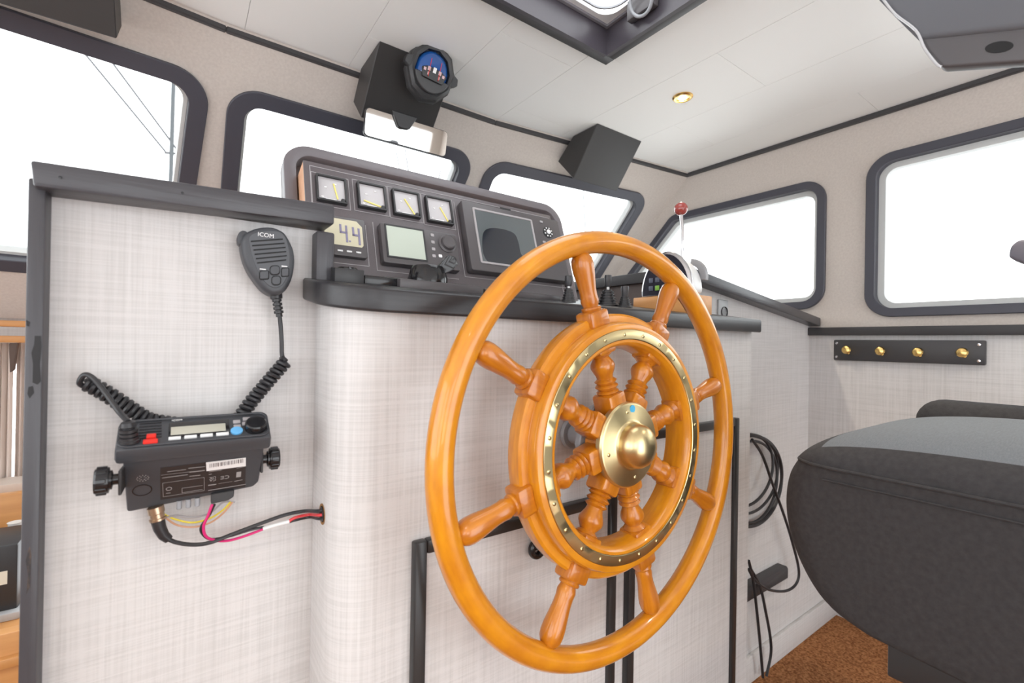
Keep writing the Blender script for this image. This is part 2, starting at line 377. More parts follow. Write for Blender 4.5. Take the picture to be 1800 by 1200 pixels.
# black ceiling trims
TZ = CE-0.011
def trim(name, a, b, h=0.017, t=0.014):
    a, b = V(a), V(b); d = (b-a).normalized(); n = V((d.y, -d.x, 0)); n = n if n.dot(-a) > 0 else -n
    return struct(name, prism([a, b, b+n*t, a+n*t], V((0, 0, h)), 0.003, 1), BTRIM)
dz = V((0, 0, -0.0165)); f_ = V((0, 0.018, 0))
trim('trim_1', Lp+dz+f_, A+dz+f_); trim('trim_2', A+dz+f_, B+dz+f_); trim('trim_3', B+dz+f_, D+dz+f_)
trim('trim_4', (XW, -1.5, CE-.0165), (XW, 1.262, CE-.0165))
rz0, rz1 = pX(1600, 589, XW-.02).z, pX(1600, 573, XW-.02).z
struct('trim_5', box(XW-0.022, XW, -1.5, YR-0.001, rz0, rz1, .003), BTRIM)
struct('wall_left', plate_holes([(-1.5, FL), (2.3, FL), (1.2, CE), (-1.5, CE)], [round_poly([(-1.3, -.35), (-.35, -.35), (-.35, .66), (-1.3, .66)], .08), round_poly([(-.2, -0.35), (1.1, -0.35), (1.1, .66), (-.2, .66)], .08)],
       V((-1.25, 0, 0)), YX, ZX, V((-0.04, 0, 0))), SPECK)

struct('wall_back', plate_holes([(-1.29, FL), (XW+.04, FL), (XW+.04, CE), (-1.29, CE)], [round_poly([(-1.05, -0.25), (-.15, -0.25), (-.15, .66), (-1.05, .66)], .08), [(.10, FL+.06), (1.78, FL+.06), (1.78, .72), (.10, .72)]],
       V((0, -1.5, 0)), V((1, 0, 0)), ZX, V((0, -0.04, 0))), SPECK)

# ================================================================== BULKHEAD WITH THE RADIO
bk = thing('bulkhead_partition', 'linen covered partition with black wooden edging carrying the radio', 'partition', (0.0, YR+.02, FL))
obj('panel', box(-0.137, 0.172, YR, YR+0.045, FL, 0.165), LINEN, bk)
pl = obj('post', box(-0.139, -0.1246, 0.722, YR+0.06, FL, 0.172, .0025), BWOOD, bk)
obj('post', box(pY(556, 450, .722).x, pY(588, 450, .722).x, 0.722, YR+0.055, 0.075, 0.160, .003), BWOOD, bk)
a0, a1 = pY(52, 280, .708), pY(588, 360, .708)
b0, b1 = pY(58, 327, .708), pY(588, 394, .708)
obj('top_rail', prism([a0, a1, b1, b0], V((0, 0.06, 0)), .003), BWOODX, bk)
for (px_, py_) in ((318/3, 935/3), (962/3, 1017/3)):
    q = pY(px_, py_, .7075); obj('screw', lathe([(.0016, 0), (.0016, .0006), (0, .0008)], 10, axisM(q, V((0, -1, 0)))), BGLOSS, bk)
# worn paint patches on the post
BLK = mat('chipped_paint', (.012, .012, .014), .6)
for pts, mm in (([(61, 590), (72, 590), (73, 610), (70, 640), (72, 670), (66, 676), (57, 672), (58, 640), (55, 620), (60, 605)], BLK),
                ([(50, 680), (58, 678), (60, 690), (52, 700), (48, 692)], BLK),
                ([(46, 562), (53, 566), (51, 574), (46, 572)], BLK),
                ([(45, 985), (52, 960), (55, 975), (53, 1030), (46, 1045), (49, 1010)], mat('bare_wood_scuff', (0.13, 0.085, 0.06), 0.7, noise=((150, 150, 60), .12, (0.03, 0.028, 0.03))))):
    pp = [pY(x, y, .7218) for x, y in pts]
    for p in pp: p.x = max(-0.1385, min(-0.1255, p.x))
    obj('worn_patch', prism(pp, V((0, .0006, 0))), mm, bk)

# ================================================================== HELM CONSOLE
cs = thing('helm_console', 'linen covered helm console with sloping black counter behind the ship wheel', 'console', (0.68, 0.7, FL))
def arc(cx, cy, r, a0, a1, n=10): return [(cx+r*math.cos(math.radians(a0+(a1-a0)*i/n)), cy+r*math.sin(math.radians(a0+(a1-a0)*i/n))) for i in range(n+1)]
r = 0.055
CX0, CX1 = 0.167, 1.205
outl = [(CX0, YR-.0005)] + arc(CX0+r, YC+r, r, 180, 270, 12) + [(CX1, YC), (CX1, YR-.0005)]
SL = 0.150; cz = lambda y: 0.0700 + SL*(y-0.600)
bm = prism([V((x, y, FL)) for x, y in outl], V((0, 0, 1.085)))
for v in bm.verts:
    if v.co.z > 0: v.co.z = cz(v.co.y)-.0325
obj('front_panel', bm, LINEN, cs)
r2 = 0.085
top = [(0.205, 1.15), (0.205, YR-.001), (0.147, YR-.001)] + arc(0.147+r2, 0.598+r2, r2, 180, 270, 14) + [(1.214, 0.598), (1.214, YR-.001), (1.09, YR-.001), (1.09, 1.15)]
bm = prism([V((x, y, -0.033)) for x, y in top], V((0, 0, 0.033)), 0.0045, 3)
for v in bm.verts: v.co.z += cz(v.co.y)
obj('counter', bm, mat('counter_black', (.028, .027, .030), .36, noise=((8, 160, 160), .2, (.021, .020, .023)), bump=((14, 220, 220), .2)), cs)
def door(px, knob, label_):
    """black edged door on the console face; px = pixel x of left/right outer edges at given y, top y"""
    tl, tr = px; d = obj('door', box(tl.x+.004, tr.x-.004, YC-.006, YC-.0005, FL+.07, tl.z-.004), LINEN, cs)
    w = 0.0195
    for nm, g in (('edge_strip', (tl.x, tl.x+w, FL+.06, tl.z)), ('edge_strip', (tr.x-w, tr.x, FL+.06, tl.z)), ('edge_strip', (tl.x+w, tr.x-w, tl.z-w, tl.z)), ('edge_strip', (tl.x+w, tr.x-w, FL+.06, FL+.06+w))):
        obj(nm, box(g[0], g[1], YC-.014, YC+.001, g[2], g[3], .003), mat('door_edge_black', (.024, .024, .025), .32), d)
    return d
tl = pY(730, 956, YC-.014); dr = door((tl, pY(1087, 860, YC-.014)), None, '')
tr = pY(1301, 734, YC-.014); door((V((pY(1108, 900, YC-.014).x, 0, tr.z)), tr), None, '')
kc = pY(937, 960, YC-.006)
kn = obj('finger_latch', ringlathe([(.0115+.0055*math.cos(t), .011+.0070*math.sin(t)) for t in np.linspace(0, 2*math.pi, 12, endpoint=False)], 28, axisM(kc, V((0, -1, 0)))), BGLOSS, dr)
obj('latch_tongue', box(kc.x-.006, kc.x+.008, kc.y-.012, kc.y+.001, kc.z-.002, kc.z+.003, .001), BGLOSS, kn)
# hole in the console side for the radio leads
hp = pX(567, 903, CX0)
obj('cable_hole', lathe([(.0, 0), (.0115, 0), (.0125, .0006), (.0145, .0010), (.0145, 0.0)], 24, axisM(hp+V((-.0002, 0, 0)), V((-1, 0, 0)))), mat('cable_hole_wood', (0.30, 0.15, 0.05), .7), cs)
obj('cable_hole_shadow', lathe([(.0, 0), (.0105, 0), (.0105, .0014), (0, .0014)], 20, axisM(hp+V((-.0003, 0, 0)), V((-1, 0, 0)))), BPL, cs)

# ================================================================== SIDE CABINET TO STARBOARD
sc = thing('side_cabinet', 'white linen side cabinet with sloping grey ledge under the corner window', 'cabinet', (1.55, YR+.05, FL))
lz = lambda x: 0.205 - (x-1.09)*0.1235
obj('face_panel', prism([V((1.09, YR, FL)), V((2.13, YR, FL)), V((2.13, YR, lz(2.13)-.02)), V((1.09, YR, lz(1.09)-.02))], V((0, .03, 0))), LINEN, sc)
le0, le1 = 1.075, 1.872
obj('ledge', prism([V((le0, .715, lz(le0))), V((le1, .715, lz(le1))), V((le1, .715, lz(le1)-.030)), V((le0, .715, lz(le0)-.030))], V((0, .085, 0)), .003), BWOODX, sc)
obj('side_panel', box(1.088, 1.105, YR, 1.30, .05, .185), DBROWN, sc)
obj('side_rail', box(1.075, 1.115, .80, 1.30, .178, .209, .003), BTRIM, sc)
obj('dash_top', box(1.10, XW, YR+.03, 1.98, .085, .10), LINEN, sc)
obj('plinth', box(1.21, 2.12, YR-.012, YR, FL, FL+.085, .002), LINEN, sc)
struct('dash_shelf', box(0.205, 1.10, 1.14, 2.0, .10, .125), BTRIM)
s0, s1 = pY(1320, 1035, YR-.02), pY(1380, 1003, YR-.02)
ft = thing('foot_rest', 'short black bar fixed low on the side cabinet beside hanging cables', 'foot rest', (s1.x-.1, YR-.015, s1.z-.03))
obj('bar', prism([V((s0.x-.12, YR-.03, s1.z+.022)), V((s1.x-.01, YR-.03, s1.z+.022)), V((s1.x, YR-.03, s1.z+.012)), V((s1.x, YR-.03, s1.z-.02)), V((s0.x-.12, YR-.03, s1.z-.02))], V((0, .03, 0)), .002), BTRIM, ft)
so = pY(1270, 545, YR-.001)
sk = thing('power_socket', 'small grey socket on the white panel beside the wood block', 'socket', so)
obj('plate', box(so.x-.028, so.x+.024, YR-.006, YR, so.z-.04, so.z+.03, .003), mat('socket_grey', (.42, .43, .44), .4), sk)
obj('outlet', lathe([(.0, .0), (.014, .0), (.016, .003), (.016, 0), (0, 0)], 24, axisM(V((so.x, YR-.006, so.z-.006)), V((0, -1, 0)))), BPL, sk)

# ================================================================== STEERING WHEEL
ti, yw = math.radians(1.63), math.radians(1.04)
e1 = V((math.cos(yw), math.sin(yw), 0)); fw = V((-math.sin(yw), math.cos(yw), 0)); e2 = V((0, 0, 1))*math.cos(ti)+fw*math.sin(ti); ax = e1.cross(e2)
WC = V((0.578, 0.511, -0.158)); WM = basis(WC, e1, e2, ax)
wh = thing('ship_wheel', 'varnished wooden eight spoke ship steering wheel with brass ring and hub', 'steering wheel', WC, M=WM)
tb = [(0.322+0.0175*math.cos(t), 0.0185*math.sin(t)) for t in np.linspace(0, 2*math.pi, 20, endpoint=False)]
obj('outer_rim', ringlathe(tb, 128), VARNR, wh)
back = [(.158, -.020), (.205, -.020), (.2075, -.016), (.2085, -.004), (.2075, .006), (.204, .009), (.1945, .0095), (.193, .012), (.1935, .021), (.1905, .0268), (.186, .028), (.182, .0281), (.182, .0262), (.1655, .0262), (.1655, .0281), (.1615, .0278), (.158, .0245), (.1555, .016), (.153, .006), (.1525, -.012), (.154, -.018)]
obj('inner_ring', ringlathe(back, 128), VARNR, wh)
br = obj('brass_ring', ringlathe([(.166, .026), (.1815, .026), (.1815, .0285), (.1805, .0292), (.167, .0292), (.166, .0285)], 128), BRASS, wh)
scr = mesh_of(lathe([(.0031, 0), (.0031, .0006), (.0022, .0013), (0, .0016)], 14), BRASS, 'screw')
slot = mesh_of(box(-.0022, .0022, -.0004, .0004, .0010, .0017), mat('slot_dark', (.18, .13, .05), .5, 1.0), 'slot')
for i in range(24):
    a = 2*math.pi*(i+.35)/24; M = Matrix.Translation((.1738*math.cos(a), .1738*math.sin(a), .0290)) @ Matrix.Rotation(a*3.1+i, 4, 'Z')
    obj('screw', scr, None, br, M); obj('screw_slot', slot, None, br, M)
# one spoke: square hub block, turned baluster, square ring blocks, turned handle (axis = local X)
def sq(x0, x1, h, c=.006, t=None):
    bm = new(); join(bm, box(x0, x1, -h, h, -(t or h), (t or h), c, 2)); return bm
def turned(prof, n=20):
    return lathe([(r, x) for x, r in prof], n, Matrix.Rotation(math.pi/2, 4, 'Y'))
sb = new()
join(sb, sq(.045, .084, .0195, .0055))
K = 1.24
join(sb, turned([(x_, r_*K) for x_, r_ in ((.081, .010), (.0835, .0125), (.0865, .0148), (.089, .0128), (.090, .0105), (.0925, .0128), (.0955, .0150), (.0985, .0130), (.0995, .0108), (.102, .0128), (.1045, .0144), (.107, .012), (.1085, .0103), (.114, .0112), (.121, .0140), (.128, .0158), (.133, .0150), (.139, .0120), (.1430, .0098), (.1455, .0122), (.148, .0145), (.151, .013))]))
join(sb, sq(.1485, .160, .0195, .0045, .0190))
SPK_in = mesh_of(sb, VARN, 'spindle')
sb = new()
join(sb, box(.190, .2180, -.0208, .0208, -.0185, .0165, .0055, 2))
SPK_bl = mesh_of(sb, VARN, 'block')
sb = turned([(.214, .013), (.2185, .0148), (.221, .0158), (.2235, .0148), (.2245, .0118), (.228, .0128), (.233, .0142), (.241, .0132), (.252, .0134), (.266, .0150), (.280, .0168), (.291, .0172), (.299, .0160), (.3045, .0130), (.309, .008), (.311, .0)], 24)
SPK_h = mesh_of(sb, VARN, 'handle')
for k in range(8):
    M = Matrix.Rotation(math.radians(15.7+45*k), 4, 'Z')
    s = obj('spoke', SPK_in, None, wh, M); obj('ring_block', SPK_bl, None, s); obj('handle', SPK_h, None, s)
hub = obj('hub', lathe([(0, -.020), (.054, -.020), (.056, -.018), (.056, .012), (.054, .014), (0, .014)], 48), VARN, wh)
pl = obj('hub_plate', lathe([(0, .0135), (.066, .0135), (.0672, .0155), (.0672, .0225), (.065, .0255), (.062, .0265), (.040, .0285), (.037, .030), (.0355, .032), (.0355, .036), (.0335, .046), (.029, .054), (.021, .060), (.011, .0635), (0, .0645)], 64), BRASS, wh)
for k in range(4):
    a = math.radians(190+90*k); obj('screw', scr, None, pl, Matrix.Translation((.0525*math.cos(a), .0525*math.sin(a), .0270)))
obj('sticker', lathe([(0, .0), (.0062, .0), (.0062, .0007), (0, .0007)], 18, Matrix.Translation((.004, .056, .0268))), mat('blue_sticker', (.08, .42, .70), .4), pl)
hs = thing('helm_pump', 'grey metal helm pump housing between the wheel hub and console', 'helm pump', WC+V((0, .07, -.05)))
obj('housing', lathe([(0, -.021), (.064, -.021), (.066, -.023), (.066, -.031), (.062, -.033), (.034, -.035), (.030, -.050), (.018, -.054), (.018, -.098), (.02, -.0985), (0, -.099)], 12, WM), mat('pump_grey', (.26, .27, .29), .4), hs)
obj('flange', lathe([(0, -.100), (.026, -.100), (.028, -.104), (.028, -.1065), (0, -.1065)], 32, WM), GREYM, hs)

# ================================================================== INSTRUMENT PANEL
IT = math.radians(18); IU = V((1, 0, 0)); IV = V((0, math.sin(IT), math.cos(IT))); IN = V((0, -math.cos(IT), math.sin(IT))); IO = V((0, .80, .100))
def pI(x, y, off=0.0):
    p = pP(x, y, IO+IN*off, IN); q = p-IO; return q.dot(IU), q.dot(IV)
def islab(poly, o0, o1, w=0.0): return frame_prism(poly, IO+IN*o0, IU, IV, IN*(o1-o0), w)
def irect(u0, u1, v0, v1, o0, o1, w=0.0, rad=0.0, seg=5):
    p = [(u0, v0), (u1, v0), (u1, v1), (u0, v1)]
    return islab(round_poly(p, rad, seg) if rad else p, o0, o1, w)
def iring(u0, u1, v0, v1, t, o0, o1, rad=0.0):
    p = [(u0, v0), (u1, v0), (u1, v1), (u0, v1)]
    return ring_poly(round_poly(p, rad or .0008, 6), round_poly(offset_poly(p, t), max((rad or .0008)-t, .0006), 6), IO+IN*o0, IU, IV, IN*(o1-o0))
ip = thing('instrument_panel', 'dark helm instrument panel with four gauges, displays and chart plotter', 'instrument panel', IO+V((.45, .03, 0)))
U0, U1, VT = pI(532, 283)[0], pI(966, 384)[0], pI(532, 283)[1]
obj('panel_box', irect(U0, U1, -.005, VT, -.060, 0, .0015), PEACH, ip)
obj('face_plate', irect(U0, U1, -.005, VT, 0, .004, .001), PANEL, ip)
h0, h1, hT = pI(496, 320, -.055)[0], pI(992, 450, -.055)[0], pI(600, 280, -.055)[1]
hp_ = [(h0, -.02), (h1, -.02), (h1, hT), (h0, hT)]
obj('hood_frame', bev(ring_poly(round_poly(hp_, [.001, .001, .05, .05], 10), round_poly(offset_poly(hp_, .022), [.001, .001, .03, .03], 10), IO+IN*-.038, IU, IV, IN*-.034), .004, 2, 50), mat('hood_grey', (.15, .137, .148), .36), ip)
obj('hood_back', islab(round_poly(offset_poly(hp_, .004), [.001, .001, .046, .046], 10), -.072, -.064), DBROWN, ip)
def line(poly, t=.0012, o=.0041):
    bm = new()
    for a, b in zip(poly, poly[1:]):
        a, b = V((*a, 0)), V((*b, 0)); d = (b-a).normalized(); n = V((-d.y, d.x, 0))*t/2; a = a-d*t/2; b = b+d*t/2
        join(bm, islab([((a+n).x, (a+n).y), ((b+n).x, (b+n).y), ((b-n).x, (b-n).y), ((a-n).x, (a-n).y)], .0038, o+.0005))
    return bm
obj('border_line', line([(U0+.010, .0), (U0+.010, VT-.009), (U1-.008, VT-.009), (U1-.008, .0)]), ENGR, ip)
# four gauges
for (x0, y0, x1, y1, xb, nd) in ((552, 310, 605, 322, 360, ((.58, .72), (.68, .18))), (624, 323, 673, 334, 375, ((.78, .15), (.22, .28))), (685, 335, 732, 346, 386, ((.45, .66), (.75, .14))), (743, 347, 788, 358, 396, ((.55, .62), (.78, .14)))):
    u0, vt = pI(x0, y0); u1, vt1 = pI(x1, y1); vt = (vt+vt1)/2; s = u1-u0; v0 = vt-s
    obj('engraved_border', line([(u0-.006, v0-.006), (u0-.006, vt+.006), (u1+.006, vt+.006), (u1+.006, v0-.006), (u0-.006, v0-.006)]), ENGR, ip)
    g = obj('gauge', iring(u0, u1, v0, vt, .0032, .004, .013, .002), BPL, ip)
    obj('dial', irect(u0+.003, u1-.003, v0+.003, vt-.003, .004, .0085), DIAL, g)
    P = lambda a, b: (u0+a*s, v0+b*s)
    obj('needle', line([P(*nd[0]), P(*nd[1])], .0022, .0096), NEEDLE, g)
    for k in range(5):
        a = math.radians(185-k*46); c = P(.66, .22); c = (c[0]+.52*s*math.cos(a)*.9, c[1]+.52*s*math.sin(a))
        if u0+.008 < c[0] < u1-.006 and v0+.008 < c[1] < vt-.006: obj('scale_mark', irect(c[0]-.002, c[0]+.002, c[1]-.0012, c[1]+.0012, .0085, .0092), WHITE, g)
    obj('name_strip', irect(*[P(.30, 0)[0], P(.64, 0)[0]], P(0, .085)[1], P(0, .135)[1], .0085, .0092), WHITE, g)
    c = P(.86, .13); obj('pivot_button', lathe([(.0038, 0), (.0038, .003), (.003, .0038), (0, .004)], 14, axisM(IO+IU*c[0]+IV*c[1]+IN*.008, IN)), BPL, g)
# depth display showing 4.4
u0 = pI(560, 400)[0]; u1 = pI(640, 430)[0]; vt, v0 = pI(600, 388)[1], pI(632, 459)[1]
obj('engraved_border', line([(u0-.006, v0-.010), (u1+.004, v0-.010), (u1+.004, vt-.004)]), ENGR, ip)
g = obj('depth_display', irect(u0, u1, v0, vt, .004, .014, .0015, .005), PANELD, ip)
s0, s1 = pI(566, 405)[0], pI(633, 420)[0]; t1, t0 = pI(600, 393)[1], pI(625, 441)[1]
obj('screen', islab([(s0, t0), (s1-.003, t0), (s1, t0+.004), (s1, t1-.010), (s1-.009, t1), (s0, t1)], .013, .0146), LCDB, g)
def four(x0, x1, yt, yb, par):
    a, b = pI(x0, yt), pI(x1, yb); m = .55*a[1]+.45*b[1]; t = .0034
    bm = new(); join(bm, line([(a[0], a[1]), (a[0], m)], t, .0149)); join(bm, line([(a[0], m), (b[0], m)], t, .0149)); join(bm, line([(b[0], a[1]-.001), (b[0], b[1])], t, .0149)); obj('digit', bm, LCDD, par)
four(594, 606, 403, 431, g); four(616, 628, 408, 436, g)
c = pI(611, 431); obj('decimal_point', irect(c[0]-.0014, c[0]+.0014, c[1]-.0014, c[1]+.0014, .0145, .0153), LCDD, g)
for k in range(3):
    c = pI(594+16*k, 447+1.7*k); obj('button', irect(c[0]-.0042, c[0]+.0042, c[1]-.0014, c[1]+.0014, .014, .0152), WHITE, g)
# autopilot display
u0, u1 = pI(664, 430)[0], pI(797, 450)[0]; vt, v0 = pI(667, 400)[1], pI(680, 470)[1]
obj('engraved_border', line([(u0-.007, vt+.006), (u0-.007, v0-.010), (u1+.002, v0-.010)]), ENGR, ip)
g = obj('autopilot_display', irect(u0, u1, v0, vt, .004, .020, .002, .004), PANELD, ip)
s0, s1 = pI(674, 430)[0], pI(738, 440)[0]; t1, t0 = pI(676, 406)[1], pI(678, 458)[1]
obj('screen_bezel', iring(s0-.003, s1+.003, t0-.003, t1+.003, .003, .0195, .0215), BPL, g)
obj('screen', irect(s0, s1, t0, t1, .019, .0208), LCDG, g)
c = pI(778, 437); obj('knob', lathe([(.0185, 0), (.0185, .002), (.0150, .004), (.0140, .010), (.0115, .012), (.010, .0118), (0, .0125)], 32, axisM(IO+IU*c[0]+IV*c[1]+IN*.0195, IN)), PANELD, g)
for x, y in ((752, 422), (753, 434), (754, 446), (755, 458), (766, 458)):
    c = pI(x, y); obj('button', irect(c[0]-.0035, c[0]+.0035, c[1]-.003, c[1]+.003, .0195, .021, 0, .0012), ENGR if x != 766 else WHITE, g)
# chart plotter
u0, u1 = pI(810, 420)[0], pI(985, 470)[0]; vt, v0 = pI(812, 363)[1], pI(815, 482)[1]
obj('engraved_border', line([(u0-.006, vt+.004), (u0-.006, v0-.007), (u1+.0, v0-.007)]), ENGR, ip)
g = obj('chart_plotter', irect(u0, u1, v0, vt, .004, .024, .003, .005), PANELD, ip)
s0, s1 = pI(830, 420)[0], pI(927, 430)[0]; t1, t0 = pI(830, 380)[1], pI(838, 468)[1]
obj('screen_bezel', bev(iring(s0-.005, s1+.005, t0-.005, t1+.005, .005, .0235, .0262, .004), .0008, 1), ENGR, g)
obj('screen', irect(s0, s1, t0, t1, .023, .0248), SCRN, g)
sh0 = [pI(790+a/6, 340+c_/6, .024) for a, c_ in ((345, 480), (365, 400), (430, 368), (560, 378), (680, 425), (725, 520), (745, 620), (772, 690), (720, 745), (600, 762), (480, 748), (400, 715), (352, 620))]
obj('screen_image', islab([(q.x, q.y) for q in smooth([V((a, c_, 0)) for a, c_ in sh0], 4, True)], .0247, .0251), SCRD, g)
c = pI(952, 417); pad = obj('control_pad', lathe([(.0145, 0), (.0145, .0012), (.011, .0022), (0, .0024)], 32, axisM(IO+IU*c[0]+IV*c[1]+IN*.0238, IN)), BPL, g)
obj('centre_button', lathe([(.0055, 0), (.0055, .0036), (.004, .0044), (0, .0046)], 24, axisM(IO+IU*c[0]+IV*c[1]+IN*.0245, IN)), WHITE, pad)
for k in range(8):
    a = k*math.pi/4+.4; cc = (c[0]+.0105*math.cos(a), c[1]+.0105*math.sin(a)); obj('arrow_mark', irect(cc[0]-.0016, cc[0]+.0016, cc[1]-.0016, cc[1]+.0016, .0250, .0263), WHITE, pad)
for x, y in ((940, 399), (945, 434)):
    c = pI(x, y); obj('button', irect(c[0]-.004, c[0]+.004, c[1]-.0025, c[1]+.0025, .0238, .0256, 0, .001), ENGR, g)
c = pI(878, 377); obj('maker_strip', irect(c[0]-.014, c[0]+.014, c[1]-.002, c[1]+.002, .0238, .0243), BPL, g)
# low switch tray in front of the panel, resting on the counter
ty0, ty1 = .700, .775
def tray(xa, xb, m, y0=ty0, h=.016, nm='switch_box', par=None):
    bm = box(pY(xa, 510, y0).x, pY(xb, 510, y0).x, y0, ty1, -.002, h, .0015)
    for v in bm.verts: v.co.z += cz(v.co.y)
    return obj(nm, bm, m, par or ip)
tray(588, 640, BPL, h=.020); tray(641, 700, BGLOSS, .712, .013); tray(703, 850, PANELD, .700, .0135); tray(853, 986, PANELD, .712, .010)
kb = pY(612, 486, .715); obj('button_knob', lathe([(.017, 0), (.017, .012), (.014, .015), (0, .016)], 20, Matrix.Translation((kb.x, .72, cz(.72)+.006))), BGLOSS, ip)
# fuel shut-off handle: round base with a glossy lever
ph = pY(752, 492, .735); z0 = cz(.735)+.014
sh = thing('lever_switch', 'black round rotary switch with tilted glossy lever before the autopilot', 'switch', V((ph.x, .735, z0-.01)))
obj('base', lathe([(.034, -.008), (.034, .003), (.030, .016), (.028, .022), (.026, .024), (0, .025)], 36, Matrix.Translation((ph.x, .735, z0))), BGLOSS, sh)
l0, l1 = V((ph.x+.012, .725, z0+.016)), pY(800, 459, .700)
obj('lever', bev(prism([l0+V((-.004, 0, -.012)), l0+V((-.004, 0, .004)), l1+V((-.012, 0, .010)), l1+V((.002, 0, .008)), l1+V((.006, 0, -.006)), l1+V((-.002, 0, -.014))], V((.004, .018, 0))), .003, 2), BGLOSS, sh)

# ================================================================== LEVERS ON THE COUNTER
def lever(x, yb, yt, Y, label, knob_h=.030, rod=True, rboot=.018):
    b = pY(x, yb, Y); t = pY(x+1, yt, Y); z = cz(Y)-.002; H = t.z-z
    th = thing('control_lever', label, 'lever', V((b.x, Y, z)), 'black control levers on the counter')
    T = Matrix.Translation((b.x, Y, z)); pr = [(rboot*1.15, 0), (rboot*1.15, .003), (rboot*1.02, .004)]; n = 5; hb = H*.46
    for k in range(n):
        f = 1-.45*k/n; pr += [(rboot*f, .004+hb*k/n), (rboot*f, .004+hb*(k+.45)/n), (rboot*(f-.17), .004+hb*(k+.55)/n), (rboot*(f-.17), .004+hb*(k+.95)/n)]
    pr += [(rboot*.3, .004+hb), (0, .004+hb)]
    obj('boot', lathe(pr, 24, T), BPL, th)
    if rod: obj('rod', lathe([(.0034, hb*.8), (.0034, H-knob_h+.002), (0, H-knob_h+.002)], 12, T), STEEL, th)
    obj('grip', lathe([(.0050, H-knob_h), (.0066, H-knob_h+.003), (.0082, H-.006), (.0078, H-.001), (0, H)], 16, T), mat('lever_grip_grey', (.055, .055, .06), .35), th)
lever(999, 528, 484, .690, 'black lever with pale rod beside the chart plotter', .022, True, .013)
lever(1068, 532, 483, .690, 'tall black lever with wide ribbed boot left of the wood block', .026, True, .020)
lever(1098, 545, 502, .655, 'short black lever with thick grip against the wood block', .026, False, .014)
# ================================================================== THROTTLE CONTROL ON ITS WOOD BLOCK
bx0, bx1, by0, by1 = .955, 1.055, .640, .800
wb = thing('wood_block', 'orange wood riser block under the throttle control on the counter', 'block', V(((bx0+bx1)/2, .72, cz(.72))))
bm = prism([V((bx0, by0, cz(by0)-.0005)), V((bx1, by0, cz(by0)-.0005)), V((bx1, by1, cz(by1)-.0005)), V((bx0, by1, cz(by1)-.0005))], V((0, 0, .05)), 0)
ZB = pX(1180, 518, bx0).z
for v in bm.verts:
    if v.co.z > cz(v.co.y)+.02: v.co.z = ZB
obj('block', bev(bm, .002, 2), mat('block_wood', (.72, .36, .13), .45, noise=((60, 5, 60), .25, (.60, .27, .08))), wb)
tc_ = thing('throttle_control', 'engine throttle control with chrome rim, white housing and red ball lever', 'throttle control', V(((bx0+bx1)/2, .72, ZB)))
XF = .957                                   # control face looks to port
yc_, rr_ = .705, .068
D_ = [(yc_-rr_*1.06, ZB)] + [(yc_+rr_*math.cos(a)*(1.06-.10*max(0, math.sin(a))), ZB+.018+rr_*1.32*math.sin(a)) for a in np.linspace(math.pi, 0, 22)] + [(yc_+rr_*1.06, ZB)]
def dprism(sc_, x0, x1, w=0):
    c = (yc_, ZB+.03); return prism([V((x0, c[0]+(a-c[0])*sc_, max(ZB+.0002, c[1]+(b-c[1])*sc_))) for a, b in D_], V((x1-x0, 0, 0)), w)
obj('housing', dprism(.80, XF+.012, XF+.070, .006), WPL, tc_)
obj('chrome_rim', dprism(1.0, XF, XF+.014, .005), CHROME, tc_)
fp = obj('face_panel', dprism(.90, XF-.0015, XF+.001), mat('control_face_dark', (.020, .020, .032), .25), tc_)
for i in range(5):
    for j in range(3):
        y, z = yc_+.040-i*.019, ZB+.020+j*.020
        if j == 2 and i in (0, 4): continue
        obj('button', box(XF-.0028, XF-.001, y-.006, y+.006, z-.006, z+.006, .001), mat('button_green', (.22, .45, .06), .4) if (i, j) == (1, 0) else mat('button_dark_blue', (.09, .10, .14), .4), fp)
hb = V((XF+.05, yc_-.012, ZB+.035))
obj('lever_boss', lathe([(.034, -.028), (.038, -.022), (.038, .016), (.032, .024), (0, .026)], 28, axisM(hb, V((1, 0, 0)))), CHROME, tc_)
fin = [(hb.y+.050*math.cos(a), hb.z+.012+.050*math.sin(a)) for a in np.linspace(math.radians(100), math.radians(190), 10)]+[(hb.y+.034*math.cos(a), hb.z+.012+.034*math.sin(a)) for a in np.linspace(math.radians(190), math.radians(100), 10)]
obj('lever_shroud', prism([V((XF+.074, y, z)) for y, z in fin], V((.012, 0, 0)), .001, 1), mat('shroud_grey', (.28, .28, .29), .4), tc_)
bl = pX(1197, 367, XF+.055); tipb = bl
pth = smooth([hb+V((.006, 0, .02)), hb+V((.006, .004, .06)), V((XF+.055, (hb.y+bl.y)/2-.002, (hb.z+bl.z)/2+.02)), bl+V((0, 0, -.006))], 10)
lv = obj('lever', tube(pth, .0045, 12), CHROME, tc_)
obj('ball', sphere(bl, .0165), BALLR, lv)

